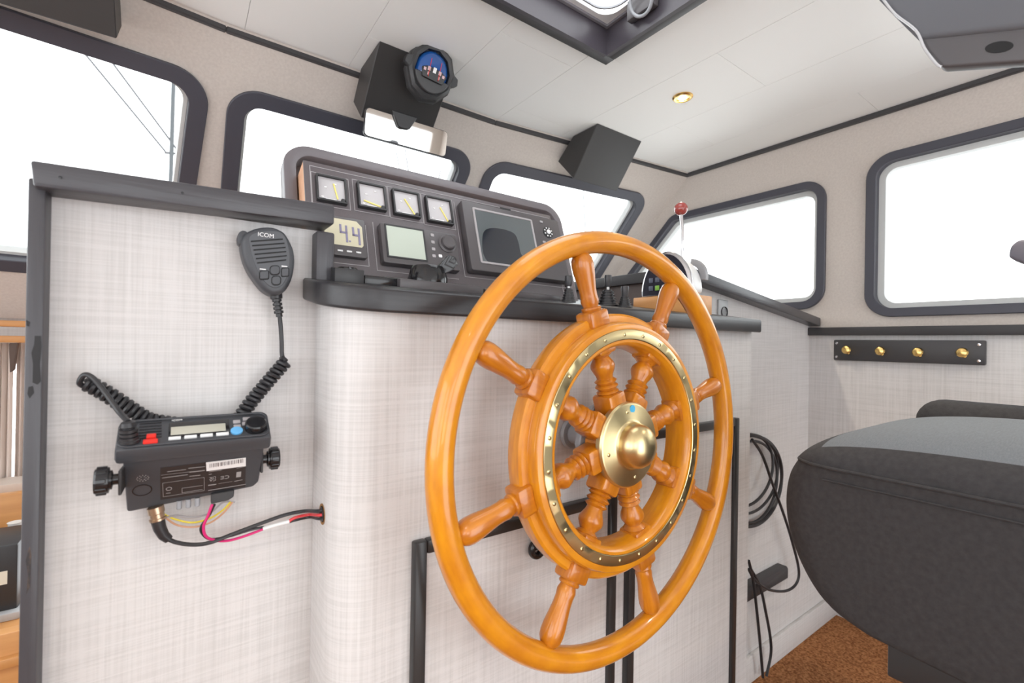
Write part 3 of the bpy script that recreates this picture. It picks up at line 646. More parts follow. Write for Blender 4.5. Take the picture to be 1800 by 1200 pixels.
# ================================================================== HAND MICROPHONE AND RADIO
YM = .708
SLOTB = mat('slot_black', (.010, .010, .011), .8)
mo = [(435, 407), (446, 402), (458, 399), (470, 398), (482, 399), (492, 403), (502, 410), (512, 427), (517, 440), (519, 455), (518, 470), (515, 486), (510, 499), (501, 512), (489, 518), (477, 518), (465, 511), (456, 502), (447, 490), (439, 478), (433, 466), (428, 452), (425, 438), (424, 424), (428, 413)]
mc = thing('hand_microphone', 'black teardrop hand microphone with coiled cord hung on the linen partition', 'microphone', pY(475, 460, YR))
obj('body', prism([pY(x, y, YM) for x, y in smooth([V((a, b, 0)) for a, b in mo], 3, True) for x, y in [(x, y)]] if False else [pY(p.x, p.y, YM) for p in smooth([V((a, b, 0)) for a, b in mo], 3, True)], V((0, .036, 0)), .007, 4, 40), RPL, mc)
fc = [(438, 416), (455, 408), (484, 406), (500, 415), (508, 440), (508, 470), (500, 496), (486, 506), (470, 500), (456, 482), (446, 458), (440, 435)]
obj('front_plate', prism([pY(p.x, p.y, YM) for p in smooth([V((a, b, 0)) for a, b in fc], 3, True)], V((0, -.0012, 0)), .0008, 1), mat('mic_face', (.075, .080, .090), .5), mc)
for k in range(6):
    xa, xb = 441+2.2*k, [497, 500, 502, 503, 504, 503][k]; ya, yb = 423+7.6*k, 419+7.3*k
    a, b = pY(xa, ya, YM-.0014), pY(xb, yb, YM-.0014); obj('grille_slot', prism([a, b, b+V((0, 0, -.0017)), a+V((0, 0, -.0017))], V((0, -.0006, 0))), SLOTB, mc)
for x0, x1, y0, y1, rd in ((457, 472, 477, 491, 3), (475, 491, 468, 483, 6), (478, 493, 486, 501, 6), (495, 507, 472, 486, 3)):
    q = round_poly([(x0, y0), (x1, y0-1), (x1, y1-1), (x0, y1)], rd*.9, 4)
    obj('button', prism([pY(x, y, YM-.001) for x, y in q], V((0, -.0022, 0)), .0007, 1), RPL, mc)
    q = round_poly([(x0-1.2, y0-1.2), (x1+1.2, y0-2.2), (x1+1.2, y1+.2), (x0-1.2, y1+1.2)], rd, 4)
    obj('button_gap', prism([pY(x, y, YM-.001) for x, y in q], V((0, -.0006, 0))), SLOTB, mc)
tq = pY(467.5, 413.5, YM-.0013); obj('lettering', text('ICOM', .0078, basis(tq, V((1, 0, -.02)).normalized(), V((.02, 0, 1)).normalized(), V((0, -1, 0)))), WHITE, mc)
for x, y, n_ in ((462, 473, 8), (500, 468, 7)):
    a = pY(x, y, YM-.0013); obj('lettering', box(a.x-.0036, a.x+.0036, a.y-.0004, a.y+.0004, a.z-.0007, a.z+.0007), WHITE, mc)
pt = [(417, 418), (420, 408), (427, 404), (436, 407), (432, 425), (424, 432), (418, 428)]
obj('talk_key', prism([pY(x, y, YM+.010) for x, y in pt], V((0, .018, 0)), .003, 2), RPL, mc)
g0, g1 = pY(484, 512, YM+.017), pY(490, 549, YM+.017); dg = (g1-g0); Lg = dg.length
prf = [(.0085, 0), (.0078, .010)]
for k in range(4): prf += [(.0062, .011+.0055*k), (.0062, .0145+.0055*k), (.0042, .015+.0055*k), (.0042, .0162+.0055*k)]
prf += [(.0045, .036), (0, .036)]
obj('strain_relief', lathe(prf, 14, axisM(g0, dg)), CORD, mc)
YD = .728
st = smooth([pY(490, 543, YD), pY(493, 570, YD), pY(495, 600, YD), pY(496, 625, YD), pY(503, 634, YD-.006)], 6)
cord = obj('cord', tube(st, .0030, 10), CORD, mc)
co1 = [pY(503, 634, YD), pY(470, 672, YD), pY(440, 708, YD), pY(418, 738, YD), pY(400, 748, YD+.004)]
obj('coiled_cord', tube(helix(smooth(co1, 6), .0072, .0067, 14), .0030, 7), CORD, cord)
co2 = [pY(330, 748, YD+.002), pY(280, 742, YD), pY(255, 735, YD), pY(220, 713, YD), pY(185, 690, YD), pY(150, 671, YD)]
obj('coiled_cord', tube(helix(smooth(co2, 6), .0072, .0067, 14), .0030, 7), CORD, cord)
wv = V((0, .047, -.074)).normalized(); hv = V((0, .074, .047)).normalized(); RX = V((1, 0, 0))
RO = (pY(200, 792, .668)+pY(478, 765, .668))/2; RO = V((RO.x, .668, RO.z)); RW = .0775
PLUG0 = pP(228, 777, RO, wv); PLUG1 = pP(225, 741, PLUG0-wv*.022, wv)
lp = smooth([pY(150, 680, YD), pY(140, 673, YD-.006), pY(148, 659, YD-.010), pY(163, 664, YD-.014), pY(185, 690, YD-.02), pY(206, 719, YD-.03), pY(217, 732, (YD-.03+PLUG1.y)/2), PLUG1], 8)
obj('cord_end', tube(lp, .0030, 10), CORD, cord)
# radio: display face up, label side to the viewer
rd = thing('vhf_radio', 'black marine radio mounted face up on the linen partition', 'radio', V((RO.x, YR-.01, RO.z-.09)))
def rbox(a0, a1, h0_, h1_, w0, w1, w=0, taper=0.0, top_taper=0):
    """box in radio axes: a across, h from label side towards the wall, w from display towards connectors"""
    bm = box(a0, a1, h0_, h1_, w0, w1, 0)
    for v in bm.verts:
        if v.co.z > (w0+w1)/2 and taper: v.co.x *= 1-taper/abs(a1); v.co.y += taper*.3 if v.co.y < (h0_+h1_)/2 else 0
    bm.transform(basis(RO, RX, hv, wv)); return bev(bm, w) if w else bm
obj('front_case', rbox(-RW, RW, -.002, .049, 0, .022, .005, -.001), RPL, rd)
def rear_case():
    bm = prism([V((x, .003, w_)) for x, w_ in ((-.0715, .021), (.0715, .021), (.0700, .086), (.0640, .0945), (-.0690, .1070), (-.0700, .104))], V((0, .045, 0)))
    for v in bm.verts:
        if v.co.y > .02: v.co.x *= .985
    bm.transform(basis(RO, RX, hv, wv)); return bev(bm, .003)
body = obj('rear_case', rear_case(), RPL, rd)
obj('face_ridge', bev(ring_poly(round_poly([(-RW+.001, 0.001), (RW-.001, 0.001), (RW-.001, .047), (-RW+.001, .047)], .01, 5), round_poly([(-RW+.004, .004), (RW-.004, .004), (RW-.004, .044), (-RW+.004, .044)], .008, 5), RO-wv*.0005, RX, hv, -wv*.0015), .0004, 1), RPL, rd)
RP = lambda x, y, off=0.0: (lambda p: ((p-RO).dot(RX), (p-RO).dot(hv)))(pP(x, y, RO-wv*off, wv))
def rtop(x0, y0, x1, y1, h, m, nm, w=.0006, par=None, hh=None):
    a, b = RP(x0, y0), RP(x1, y1); return obj(nm, rbox(a[0], b[0], min(a[1], b[1]), max(a[1], b[1]), -h, .001, w), m, par or rd)
dsp = rtop(296, 770, 402, 737, .0012, BGLOSS, 'display_window')
rtop(300, 766, 396, 745, .0016, mat('lcd_grey', (.46, .45, .38), .3), 'screen', .0002, dsp)
q = RP(311, 745); obj('lettering', text('ICOM', .0042, basis(RO+RX*q[0]+hv*.0415-wv*.0014, RX, hv, -wv)), WHITE, dsp)
for k in range(4): rtop(296+28*k, 774-2.5*k, 318+28*k, 768-2.5*k, .0022, WPL, 'soft_key')
rtop(251, 783, 278, 774, .004, RED, 'distress_key', .001); rtop(257, 774, 275, 766, .005, RED, 'distress_cover', .001)
for k in range(7): rtop(243+.5*k, 770-5*k, 284, 769-5*k-.6, .0008, BGLOSS, 'speaker_slot', 0)
for x, y in ((416, 742), (417, 750), (433, 737), (432, 745)):
    rtop(x-6, y+3, x+6, y-3, .0018, ENGR, 'key', .0004)
a = RP(416, 758); obj('blue_key', lathe([(.0068, 0), (.0068, .0022), (0, .003)], 20, axisM(RO+RX*a[0]+hv*(a[1]), -wv)), BLUE, rd)
a = RP(449, 752); kb = lathe([(.0125, 0), (.0125, .009), (.011, .0105), (0, .011)], 14, axisM(RO+RX*a[0]+hv*(a[1]), -wv)); obj('volume_knob', kb, BGLOSS, rd)
# cord plug
P0 = PLUG0; P1 = PLUG1; prf = [(.0095, 0), (.0095, .004)]
for k in range(3): prf += [(.0085, .005+.007*k), (.0085, .0095+.007*k), (.006, .010+.007*k), (.006, .0118+.007*k)]
prf += [(.0075, .028), (.0065, .035), (.004, .037), (0, .037)]
Lp_ = (P1-P0).length; prf = [(r_, h_*Lp_/.036) for r_, h_ in prf]
obj('cord_plug', lathe(prf, 16, axisM(P0-wv*0, P1-P0)), CORD, rd)
# label side: sticker etc on plane through rear case front
LB = RO+hv*.00285; LBn = -hv
LP = lambda x, y: (lambda p: ((p-LB).dot(RX), (p-LB).dot(wv)))(pP(x, y, LB, hv))
def lab(x0, y0, x1, y1, m, nm, par, h=.0004, w=0):
    a, b = LP(x0, y0), LP(x1, y1); bm = box(a[0], b[0], -h, .0004, min(a[1], b[1]), max(a[1], b[1])); bm.transform(basis(LB, RX, hv, wv)); return obj(nm, bm, m, par)
STK = mat('sticker_dark', (.030, .027, .028), .35)
def labq(pts, m, nm, par, h=.0004):
    qs = [LP(*q) for q in pts]; return obj(nm, prism([LB+RX*a+wv*c_+hv*.0003 for a, c_ in qs], -hv*(h+.0003)), m, par)
stk = labq([(282, 822), (432, 803), (431, 855), (282, 878)], STK, 'rating_sticker', body, .0004)
PRT = mat('print_grey', (.34, .33, .33), .5)
PH = .0008
def bar(x0, y0, x1, y1, t=1.2, m=None):
    a, b = LP(x0, y0), LP(x1, y1); d = V((b[0]-a[0], b[1]-a[1])); n = V((-d.y, d.x)).normalized()*(t*.00026)
    pts = [(a[0]+n.x, a[1]+n.y), (b[0]+n.x, b[1]+n.y), (b[0]-n.x, b[1]-n.y), (a[0]-n.x, a[1]-n.y)]
    return prism([LB+RX*p+wv*q-hv*PH for p, q in pts], -hv*.0001)
pr = new()
for (x0, y0, x1, y1, t) in ((294, 828, 327, 824, 1.6), (331, 822, 360, 819, 1.6), (283, 834, 360, 825, .8), (285, 839, 330, 833, 1.8), (333, 829, 360, 826, 1.6), (333, 836, 352, 834, 1.8),
                            (367, 828, 390, 825, 1.4), (367, 833, 372, 832, 1.6), (366, 852, 380, 850, 3), (384, 849, 408, 845, .7), (366, 861, 432, 850, 2), (412, 845, 426, 842, 1.6), (416, 822, 430, 819, 1.2),
                            (320, 865, 356, 859, 1.0), (320, 857, 356, 852, 1.0), (320, 865, 320, 857, 1.0), (292, 866, 300, 865, 1.6)):
    join(pr, bar(x0, y0, x1, y1, t))
for (p, q) in (((286, 848), (359, 838)), ((359, 838), (359, 861)), ((359, 861), (287, 872)), ((287, 872), (286, 848))): join(pr, bar(*p, *q, .8))
obj('print', pr, PRT, stk)
wl = labq([(362, 812), (432, 803.5), (432, 818), (363, 827)], WHITE, 'barcode_label', stk, .0009)
bc = new(); x = 369.0
while x < 427:
    wdt = random.choice((.9, 1.4, 2.0)); join(bc, bar(x, 820.5-(x-369)*.155, x, 814-(x-369)*.155, wdt)); x += wdt+random.choice((1.4, 2.2))
bc.transform(Matrix.Translation(-hv*.0004)); obj('barcode', bc, mat('barcode_grey', (.12, .11, .12), .5), wl)
for s, x, y, sz in (('CE', 395.5, 837.5, .0085), ('UK', 374, 838.5, .0055), ('CA', 374, 842.5, .0055)):
    q = LP(x, y); obj('mark', text(s, sz, basis(LB+RX*q[0]+wv*q[1]-hv*PH, -RX, wv, -hv), .00008), PRT, stk)
lab(415, 838, 424, 828, PRT, 'symbol', stk, .0009)
q = LP(297, 858); obj('symbol', ringlathe([(.0023, 0), (.0031, 0), (.0031, .0002), (.0023, .0002)], 20, axisM(LB+RX*q[0]+wv*q[1]-hv*PH, -hv)), PRT, stk)
q = LP(250, 861); obj('round_plug', ringlathe([(.0085, 0), (.0095, 0), (.0095, .0003), (.0085, .0003)], 28, axisM(LB+RX*q[0]+wv*q[1]-hv*.0002, -hv)), BGLOSS, body)
sp = new()
for k in range(12):
    a = k*math.pi/6; q = LP(251, 840)
    for r_ in (.003, .0055):
        if r_ < .004 and k % 2: continue
        join(sp, lathe([(.0006, 0), (.0006, .0002), (0, .0002)], 8, axisM(LB+RX*(q[0]+r_*math.cos(a))+wv*(q[1]+r_*.85*math.sin(a))-hv*.0002, -hv)))
obj('speaker_dots', sp, PRT, body)
# mounting bracket with side knobs
br_ = thing('radio_bracket', 'radio mounting bracket with two black clamp knobs on the partition', 'bracket', V((RO.x, YR-.004, RO.z-.06)))
obj('back_bar', box(RO.x-.075, RO.x+.075, YR-.006, YR, RO.z-.055, RO.z-.03, .001), BPL, br_)
for sgn, kx, ky in ((-1, 195, 843), (1, 471, 806)):
    kc = pX(kx, ky, RO.x+sgn*.080); kc.x = RO.x+sgn*.0700
    obj('arm', prism([kc+V((0, -.010, -.016)), kc+V((0, -.012, .012)), V((kc.x, YR, RO.z-.03)), V((kc.x, YR, RO.z-.055))], V((sgn*.003, 0, 0)), .0008, 1), BPL, br_)
    k = obj('clamp_knob', lathe([(.006, 0), (.006, .006), (.0105, .007), (.0105, .009), (.0140, .0095), (.0145, .012), (.0145, .0195), (.013, .0215), (0, .022)], 36, axisM(kc+V((sgn*.002, 0, 0)), V((sgn, 0, 0)))), BGLOSS, br_)
    gr = new()
    for i in range(9):
        a = 2*math.pi*i/9; join(gr, box(-.0022, .0022, .0138, .0156, .011, .020, .0006, 1), axisM(kc+V((sgn*.002, 0, 0)), V((sgn, 0, 0))) @ Matrix.Rotation(a, 4, 'Z'))
    obj('knob_ridges', gr, BGLOSS, k)
# leads under the radio
def wire(name, label, pts, r_, m, grp=None, Y0=None, n=8):
    return tag(obj(name, tube(smooth([pY(*p) for p in pts], n), r_, 8), m), label, 'cable', grp)
YA, YH = .722, hp.y
cx = thing('antenna_lead', 'thick black antenna cable with metal plug from radio to console hole', 'cable', pY(275, 905, YA))
obj('plug', lathe([(.0085, 0), (.0085, .008), (.0075, .009), (.0075, .014), (.009, .0145), (.009, .017), (.006, .018), (0, .018)], 20, axisM(pY(273, 890, YA), (pY(278, 912, YA)-pY(273, 890, YA)))), mat('nickel', (.55, .42, .30), .3, 1.0), cx)
obj('boot', tube([pY(277, 912, YA), pY(281, 928, YA), pY(288, 941, YA), pY(297, 948, YA)], .006, 12, rad=[.0075, .0068, .0060, .0050]), CORD, cx)
obj('cable', tube(smooth([pY(292, 945, YA), pY(310, 953, YA), pY(340, 957, YA), pY(370, 953, YA-.003), pY(410, 938, YA), pY(455, 921, YA), pY(500, 905, YA), pY(535, 898, YA), V((hp.x-.004, hp.y, hp.z+.005)), V((hp.x+.02, hp.y, hp.z+.005))], 8), .0026, 10), CORD, cx)
wire('signal_wire', 'magenta wire dropping from the radio to the white heat shrink sleeve', [(373, 886, .712), (366, 905, .712), (358, 925, .714), (362, 942, .716), (378, 949, .720), (400, 950, .724), (430, 942, .724), (462, 930, .724)], .0017, PINKW)
wire('power_wire', 'thin black wire beside the magenta wire under the radio', [(377, 886, .716), (368, 905, .718), (354, 925, .720), (356, 938, .722), (370, 947, .724), (400, 943, .726), (440, 931, .726), (464, 926, .726)], .0017, CORD)
sv = thing('wire_splice', 'white heat shrink sleeve joining red and black wires near the console hole', 'splice', pY(485, 925, .725))
obj('sleeve', tube(smooth([pY(462, 929, .725), pY(482, 923, .725), pY(508, 916, .726)], 5), .0028, 10), WPL, sv)
obj('red_wire', tube(smooth([pY(506, 917, .726), pY(520, 909, .726), pY(545, 904, .727), V((hp.x-.003, hp.y, hp.z-.001)), V((hp.x+.02, hp.y, hp.z-.001))], 6), .0022, 8), REDW, sv)
obj('black_wire', tube(smooth([pY(506, 918, .728), pY(520, 914, .728), pY(545, 909, .728), V((hp.x-.003, hp.y-.002, hp.z-.006)), V((hp.x+.02, hp.y-.002, hp.z-.006))], 6), .0018, 8), CORD, sv)
for i, (nm, y, m) in enumerate((('yellow', 918, YELW), ('tan', 926, BRNW), ('dark grey', 909, ENGR))):
    wire('accessory_wire', 'thin %s wire looped under the radio' % nm, [(285+2*i, 902+4*i, .72), (310, y-5+i, .73), (340, y, .732), (370, y-8, .73), (392, y-22-2*i, .722), (405+4*i, 882, .716)], .0012, m)
obj('connector_block', prism([pY(x, y, .716) for x, y in ((371, 868), (412, 861), (411, 873), (402, 879), (371, 886))], V((0, .014, 0)), .001, 1), BPL, rd)
for x in (315, 331, 347):
    a = pY(x, 888-(x-315)*.16, .725); obj('terminal', lathe([(.003, 0), (.003, .010), (.0022, .011), (0, .011)], 12, axisM(a+V((0, 0, .006)), V((0, 0, -1)))), GREYM, rd)

# ================================================================== CEILING BOXES, COMPASS, MIRROR
def ceiling_box(label, x0, x1, prof):
    e = thing('ceiling_box', label, 'box', V(((x0+x1)/2, prof[-1][0], prof[-1][1])), 'black wedge boxes along the windscreen top')
    obj('case', prism([V((x0, y, z)) for y, z in prof], V((x1-x0, 0, 0)), .002, 1), mat('black_box_paint', (.036, .034, .034), .5), e); return e
ZT = CE-.0005
b1p = [(1.197, ZT), (1.350, ZT), (1.420, .715), (1.345, .640)]
bx1_ = ceiling_box('black wedge shaped box holding the compass above the windscreen', .411, .629, b1p)
bx2_ = ceiling_box('plain black wedge shaped box over the right front window', 1.194, 1.434, [(1.172, ZT), (1.300, ZT), (1.385, .715), (1.295, .622)])
bx3_ = ceiling_box('black wedge shaped box at the upper left corner over the left window', -.60, -.122, [(1.165, ZT), (1.325, ZT), (1.395, .71), (1.307, .636)])
nf = V((0, -(b1p[0][1]-b1p[3][1]), -(b1p[3][0]-b1p[0][0]))).normalized()
fp0 = V((.5, b1p[0][0], b1p[0][1]))
cq = pP(757, 128, fp0+nf*.055, nf)
cax = (V((-.10, -1, -.28))).normalized(); CM = axisM(cq, cax) @ Matrix.Rotation(math.radians(-9), 4, 'Z') @ Matrix.Diagonal((1.10, 1.24, 1.1, 1))
cp = thing('bulkhead_compass', 'black faceted bulkhead compass with blue dome on the ceiling box', 'compass', cq-cax*.05)
def facet(prof, n, M, ph=0.0): return lathe(prof, n, M @ Matrix.Rotation(ph, 4, 'Z'))
obj('mount', facet([(.040, -.075), (.046, -.060), (.050, -.030), (0, -.030)], 24, CM), BPL, cp)
obj('housing', facet([(0, -.032), (.052, -.032), (.0625, -.022), (.0625, -.004), (.058, .004), (0, .004)], 10, CM, .2), mat('compass_black', (.040, .040, .042), .45), cp)
obj('bezel', facet([(.060, .002), (.0585, .012), (.052, .018), (.045, .0155), (.044, .004), (.046, .002)], 10, CM, .2), mat('compass_black', (.03, .03, .03)), cp)
lowr = [( .046*math.cos(a), .046*math.sin(a)) for a in np.linspace(math.radians(196), math.radians(344), 14)]
lo = prism([CM @ V((x, y*1.0, .012)) for x, y in lowr], cax*.016, .002, 1); obj('lower_plate', lo, mat('compass_black', (.03, .03, .03)), cp)
hd = prism([CM @ V((x, y, -.012)) for x, y in ((-.020, .056), (.020, .056), (.016, .072), (-.016, .072))], cax*.034, .003, 2); obj('top_clip', hd, BPL, cp)
for s in (-1, 1): obj('side_clip', prism([CM @ V((s*x, y, -.010)) for x, y in ((.052, -.014), (.070, -.004), (.068, .010), (.052, .016))], cax*.026, .002, 1), BPL, cp)
dm = obj('dome', lathe([(.0435*math.cos(a), .0435*math.sin(a)*.75) for a in np.linspace(0, math.pi/2, 12)], 32, CM @ Matrix.Translation((0, 0, -.002))), mat('compass_blue_liquid', (.012, .085, .32), .08, coat=1.0), cp)
cardm = mat('compass_card_black', (.012, .011, .012), .3)
obj('card', prism([CM @ V((x, y, .028)) for x, y in ((-.032, -.004), (-.026, -.022), (.026, -.022), (.033, -.004), (.020, .002), (0, .004), (-.020, .002))], cax*.004, .0015, 1), cardm, dm)
CMK = mat('card_mark_pink', (.62, .42, .44), .4)
for x, y, w_, h_, m in ((-.024, -.006, .003, .003, CMK), (-.014, -.002, .0035, .004, CMK), (0, -.001, .004, .0055, WHITE), (.014, -.002, .0035, .004, CMK), (.024, -.006, .003, .003, CMK), (-.014, -.012, .002, .003, CMK), (.014, -.012, .002, .003, CMK)):
    obj('card_mark', prism([CM @ V((x+a*w_, y+b*h_, .0322)) for a, b in ((-1, -1), (1, -1), (1, 1), (-1, 1))], cax*.0006), m, dm)
for x in (-.013, .013): obj('lubber_line', tube([CM @ V((x, -.018, .034)), CM @ V((x, .020, .030))], .0007, 6), RED, dm)
q = CM @ V((.010, -.030, .0195)); obj('maker_mark', prism([CM @ V((.010+a*.005, -.031+b*.0035, .0192)) for a, b in ((-1, -1), (1, -1), (1, 1), (-1, 1))], cax*.0005), WHITE, cp)
# mirror
YMi = 1.262
m0, m1, m2, m3 = pY(643, 195, YMi), pY(788, 224, YMi), pY(788, 271, YMi+.0155), pY(645, 247, YMi+.0155)
m0.z = (m0.z+m1.z)/2; m3.z = (m2.z+m3.z)/2
Wm = m1.x-m0.x; Hm = (V((0, m0.y, m0.z))-V((0, m3.y, m3.z))).length; MV = (V((0, m0.y, m0.z))-V((0, m3.y, m3.z))).normalized(); MO = V((m0.x, m3.y, m3.z)); MN = V((1, 0, 0)).cross(MV)
mi = thing('rear_view_mirror', 'slim rectangular rear view mirror hanging under the compass box', 'mirror', MO+V((Wm/2, 0, 0)))
rp = [(0, 0), (Wm, 0), (Wm, Hm), (0, Hm)]
obj('back_shell', frame_prism(round_poly(rp, .012, 6), MO-MN*.012, V((1, 0, 0)), MV, MN*.012, .002), BPL, mi)
obj('glass', frame_prism(round_poly(offset_poly(rp, .0018), .011, 6), MO, V((1, 0, 0)), MV, MN*.0012), mat('mirror_silver', (.86, .88, .87), .03, 1.0), mi)
obj('stem', tube([MO+V((Wm*.45, .008, Hm*.6)), MO+V((Wm*.45, .030, Hm*1.0)), V((MO.x+Wm*.45, 1.345, .655))], .009, 12), BPL, mi)
obj('bracket_reflection', prism([MO+V((Wm*a, 0, 0))+MV*Hm*b+MN*.001 for a, b in ((.28, 1.12), (.58, 1.12), (.50, .62), (.40, .58), (.36, .62))], MN*.010, .002, 1), BPL, mi)  # dark trapezoid on the glass stands in for the compass bracket's reflection

# ================================================================== HATCH AND DOWNLIGHT
ha = thing('roof_hatch', 'black framed roof hatch with milky lid above the helm', 'hatch', V(((HX0+HX1)/2, (HY0+HY1)/2, CE)))
zf = CE-.020
def hbar(x0, x1, y0, y1, z0, z1, m, nm, w=.002): return obj(nm, box(x0, x1, y0, y1, z0, z1, w), m, ha)
oc = pZ(1065, 115, zf); X1, Y1 = oc.x, oc.y; X0, Y0 = X1-.64, Y1-.64; t = .031
for g in ((X0, X1, Y1-t, Y1), (X0, X1, Y0, Y0+t), (X0, X0+t, Y0+t, Y1-t), (X1-t, X1, Y0+t, Y1-t)): hbar(*g, zf, CE-.0005, BTRIM, 'trim_bar')
s = t+.0012
for g in ((X0+s, X1-s, Y1-s, Y1-s+.011), (X0+s, X1-s, Y0+s-.011, Y0+s), (X0+s-.011, X0+s, Y0+s, Y1-s), (X1-s, X1-s+.011, Y0+s, Y1-s)): hbar(*g, CE-.0205, CE+.075, mat('hatch_coaming', (.055, .048, .058), .3), 'coaming_board', 0)
i0, i1, j0, j1 = X0+s, X1-s, Y0+s, Y1-s
hr = [(i0, j0), (i1, j0), (i1, j1), (i0, j1)]
obj('lid_frame', bev(ring_poly(hr, offset_poly(hr, .009), V((0, 0, CE+.048)), V((1, 0, 0)), V((0, 1, 0)), V((0, 0, .012))), .001, 1), mat('hatch_frame_grey', (.20, .19, .21), .35), ha)
obj('lid_seal', ring_poly(round_poly(offset_poly(hr, .007), .002, 8), round_poly(offset_poly(hr, .022), .040, 8), V((0, 0, CE+.054)), V((1, 0, 0)), V((0, 1, 0)), V((0, 0, .006))), mat('hatch_seal_white', (.74, .74, .74), .35), ha)
obj('lid_rib', ring_poly(round_poly(offset_poly(hr, .030), .055, 8), round_poly(offset_poly(hr, .034), .051, 8), V((0, 0, CE+.055)), V((1, 0, 0)), V((0, 1, 0)), V((0, 0, .005))), GREYM, ha)
def milky():
    m = bpy.data.materials.new('milky_acrylic'); m.use_nodes = True; nt = m.node_tree; nt.nodes.clear()
    o_ = nt.nodes.new('ShaderNodeOutputMaterial'); mx = nt.nodes.new('ShaderNodeMixShader'); a = nt.nodes.new('ShaderNodeBsdfTranslucent'); b = nt.nodes.new('ShaderNodeBsdfTransparent')
    a.inputs[0].default_value = (.9, .9, .9, 1); b.inputs[0].default_value = (.9, .9, .9, 1); mx.inputs[0].default_value = .4
    nt.links.new(a.outputs[0], mx.inputs[1]); nt.links.new(b.outputs[0], mx.inputs[2]); nt.links.new(mx.outputs[0], o_.inputs[0]); return m
obj('lid', box(i0-.005, i1+.005, j0-.005, j1+.005, CE+.064, CE+.070), milky(), ha)
hx, hy = pZ(1150, 18, CE+.03).x, pZ(1150, 18, CE+.03).y
lt = obj('latch', box(i1-.022, i1-.002, hy-.03, hy+.05, CE+.012, CE+.062, .003), PANELD, ha)
obj('pull_ring', ringlathe([(.030+.004*math.cos(a), .004*math.sin(a)) for a in np.linspace(0, 2*math.pi, 10, endpoint=False)], 28, axisM(V((i1-.030, hy, CE+.030)), V((-1, 0, -.5)))), GREYM, lt)
DL0 = pZ(1200, 171, CE-.001)
for dl, dlab in ((DL0, 'small round lit downlight with brass rim in front of the roof hatch'), (V((DL0.x, DL0.y-.95, DL0.z)), 'added unseen fill downlight above the pilot chair'), (V((-.32, DL0.y-.95, DL0.z)), 'added unseen fill downlight on the port side of the ceiling')):  # last two are added, unseen lamps that brighten the dim starboard side
    dw = thing('ceiling_downlight', dlab, 'downlight', dl, 'ceiling downlights')
    obj('rim', ringlathe([(.019, .001), (.0195, -.004), (.026, -.005), (.031, -.001), (.031, .002), (.019, .002)], 40, Matrix.Translation(dl)), mat('warm_brass_rim', (.85, .55, .20), .25, 1.0), dw)
    obj('reflector', lathe([(.0195, .0), (.012, .010), (.0, .010)], 32, Matrix.Translation(dl+V((0, 0, -.002)))), mat('lamp_reflector', (.9, .55, .2), .2, 1.0), dw)
    obj('bulb', sphere(dl+V((0, 0, -.001)), .0125, 1, 1, .45), mat('lit_bulb', (1, .9, .7), .4, emis=((1, .86, .58), 14)), dw)
    ld = bpy.data.lights.new('downlight_beam', 'SPOT'); ld.energy = 5; ld.color = (1, .87, .70); ld.spot_size = math.radians(100); ld.spot_blend = .8; ld.shadow_soft_size = .015
    lo_ = bpy.data.objects.new('downlight_beam', ld); COL.objects.link(lo_); lo_.parent = dw; lo_.matrix_parent_inverse = Matrix.Translation(-dw.location); lo_.location = dl+V((0, 0, -.012))


# ================================================================== COAT HOOKS
q0, q1 = pX(1466, 597, XW-.015), pX(1733, 642, XW-.015)
hk = thing('coat_hook_rail', 'black rail with four brass coat hooks under the starboard window', 'hook rail', V((XW-.01, (q0.y+q1.y)/2, q1.z)))
obj('board', box(XW-.019, XW-.004, q1.y, q0.y, q1.z, q0.z, .004), BTRIM, hk)
for px_, py_ in ((1490, 616), (1549, 618), (1615, 620), (1693, 621)):
    q = pX(px_, py_, XW-.03)
    h = obj('hook', lathe([(.004, 0), (.0045, .012), (.012, .020), (.014, .025), (.011, .030), (.005, .032), (0, .0325)], 18, axisM(V((XW-.019, q.y, q.z)), V((-1, 0, .12)))), mat('hook_gold', (.80, .55, .20), .25, 1.0), hk)
    obj('hook_tip', tube([V((XW-.025, q.y, q.z-.002)), V((XW-.034, q.y-.003, q.z-.010)), V((XW-.042, q.y-.006, q.z-.008))], .0040, 8), mat('hook_gold', (.8, .55, .2)), h)
for y in (q0.y-.010, q1.y+.014):
    for z in (q0.z-.012, q1.z+.012): obj('screw', lathe([(.0042, 0), (.0042, .0008), (.003, .0018), (0, .002)], 14, axisM(V((XW-.019, y, z)), V((-1, 0, 0)))), CHROME, hk)

# ================================================================== HANGING CABLE COIL
YK = YR-.016
cl = thing('cable_coil', 'coiled black cable hanging on the side cabinet right of the console', 'cable', pY(1340, 835, YR))
for i, (cx_, cy_, rx, ry, rot) in enumerate(((1316, 838, 58, 78, .10), (1314, 840, 60, 80, .04), (1312, 828, 55, 70, .14), (1318, 842, 48, 72, .08), (1310, 822, 48, 64, .2))):
    pts = []
    for k in range(28):
        a = 2*math.pi*k/28; x, y = rx*math.cos(a), ry*math.sin(a)*(1+.08*math.sin(a+.6)); pts.append(pY(cx_+x*math.cos(rot)-y*math.sin(rot), cy_+x*math.sin(rot)+y*math.cos(rot), YK-.004+.006*math.sin(a*2+i)-.003*i))
    obj('loop', tube(smooth(pts, 3, True), .0050 if i < 2 else .0042, 8, True), CORD, cl)
for pts in ([(1322, 772), (1340, 800), (1358, 850), (1378, 905), (1392, 950), (1404, 1000), (1400, 1025), (1382, 1038), (1352, 1036), (1328, 1020), (1316, 1000)],
            [(1316, 985), (1324, 1020), (1330, 1070), (1336, 1130), (1341, 1190)], [(1320, 1000), (1336, 1030), (1346, 1075), (1354, 1120), (1355, 1150), (1347, 1188)]):
    obj('tail', tube(smooth([pY(x, y, YK-.025 if y < 1100 else YK-.02) for x, y in pts], 6), .0042, 8), CORD, cl)

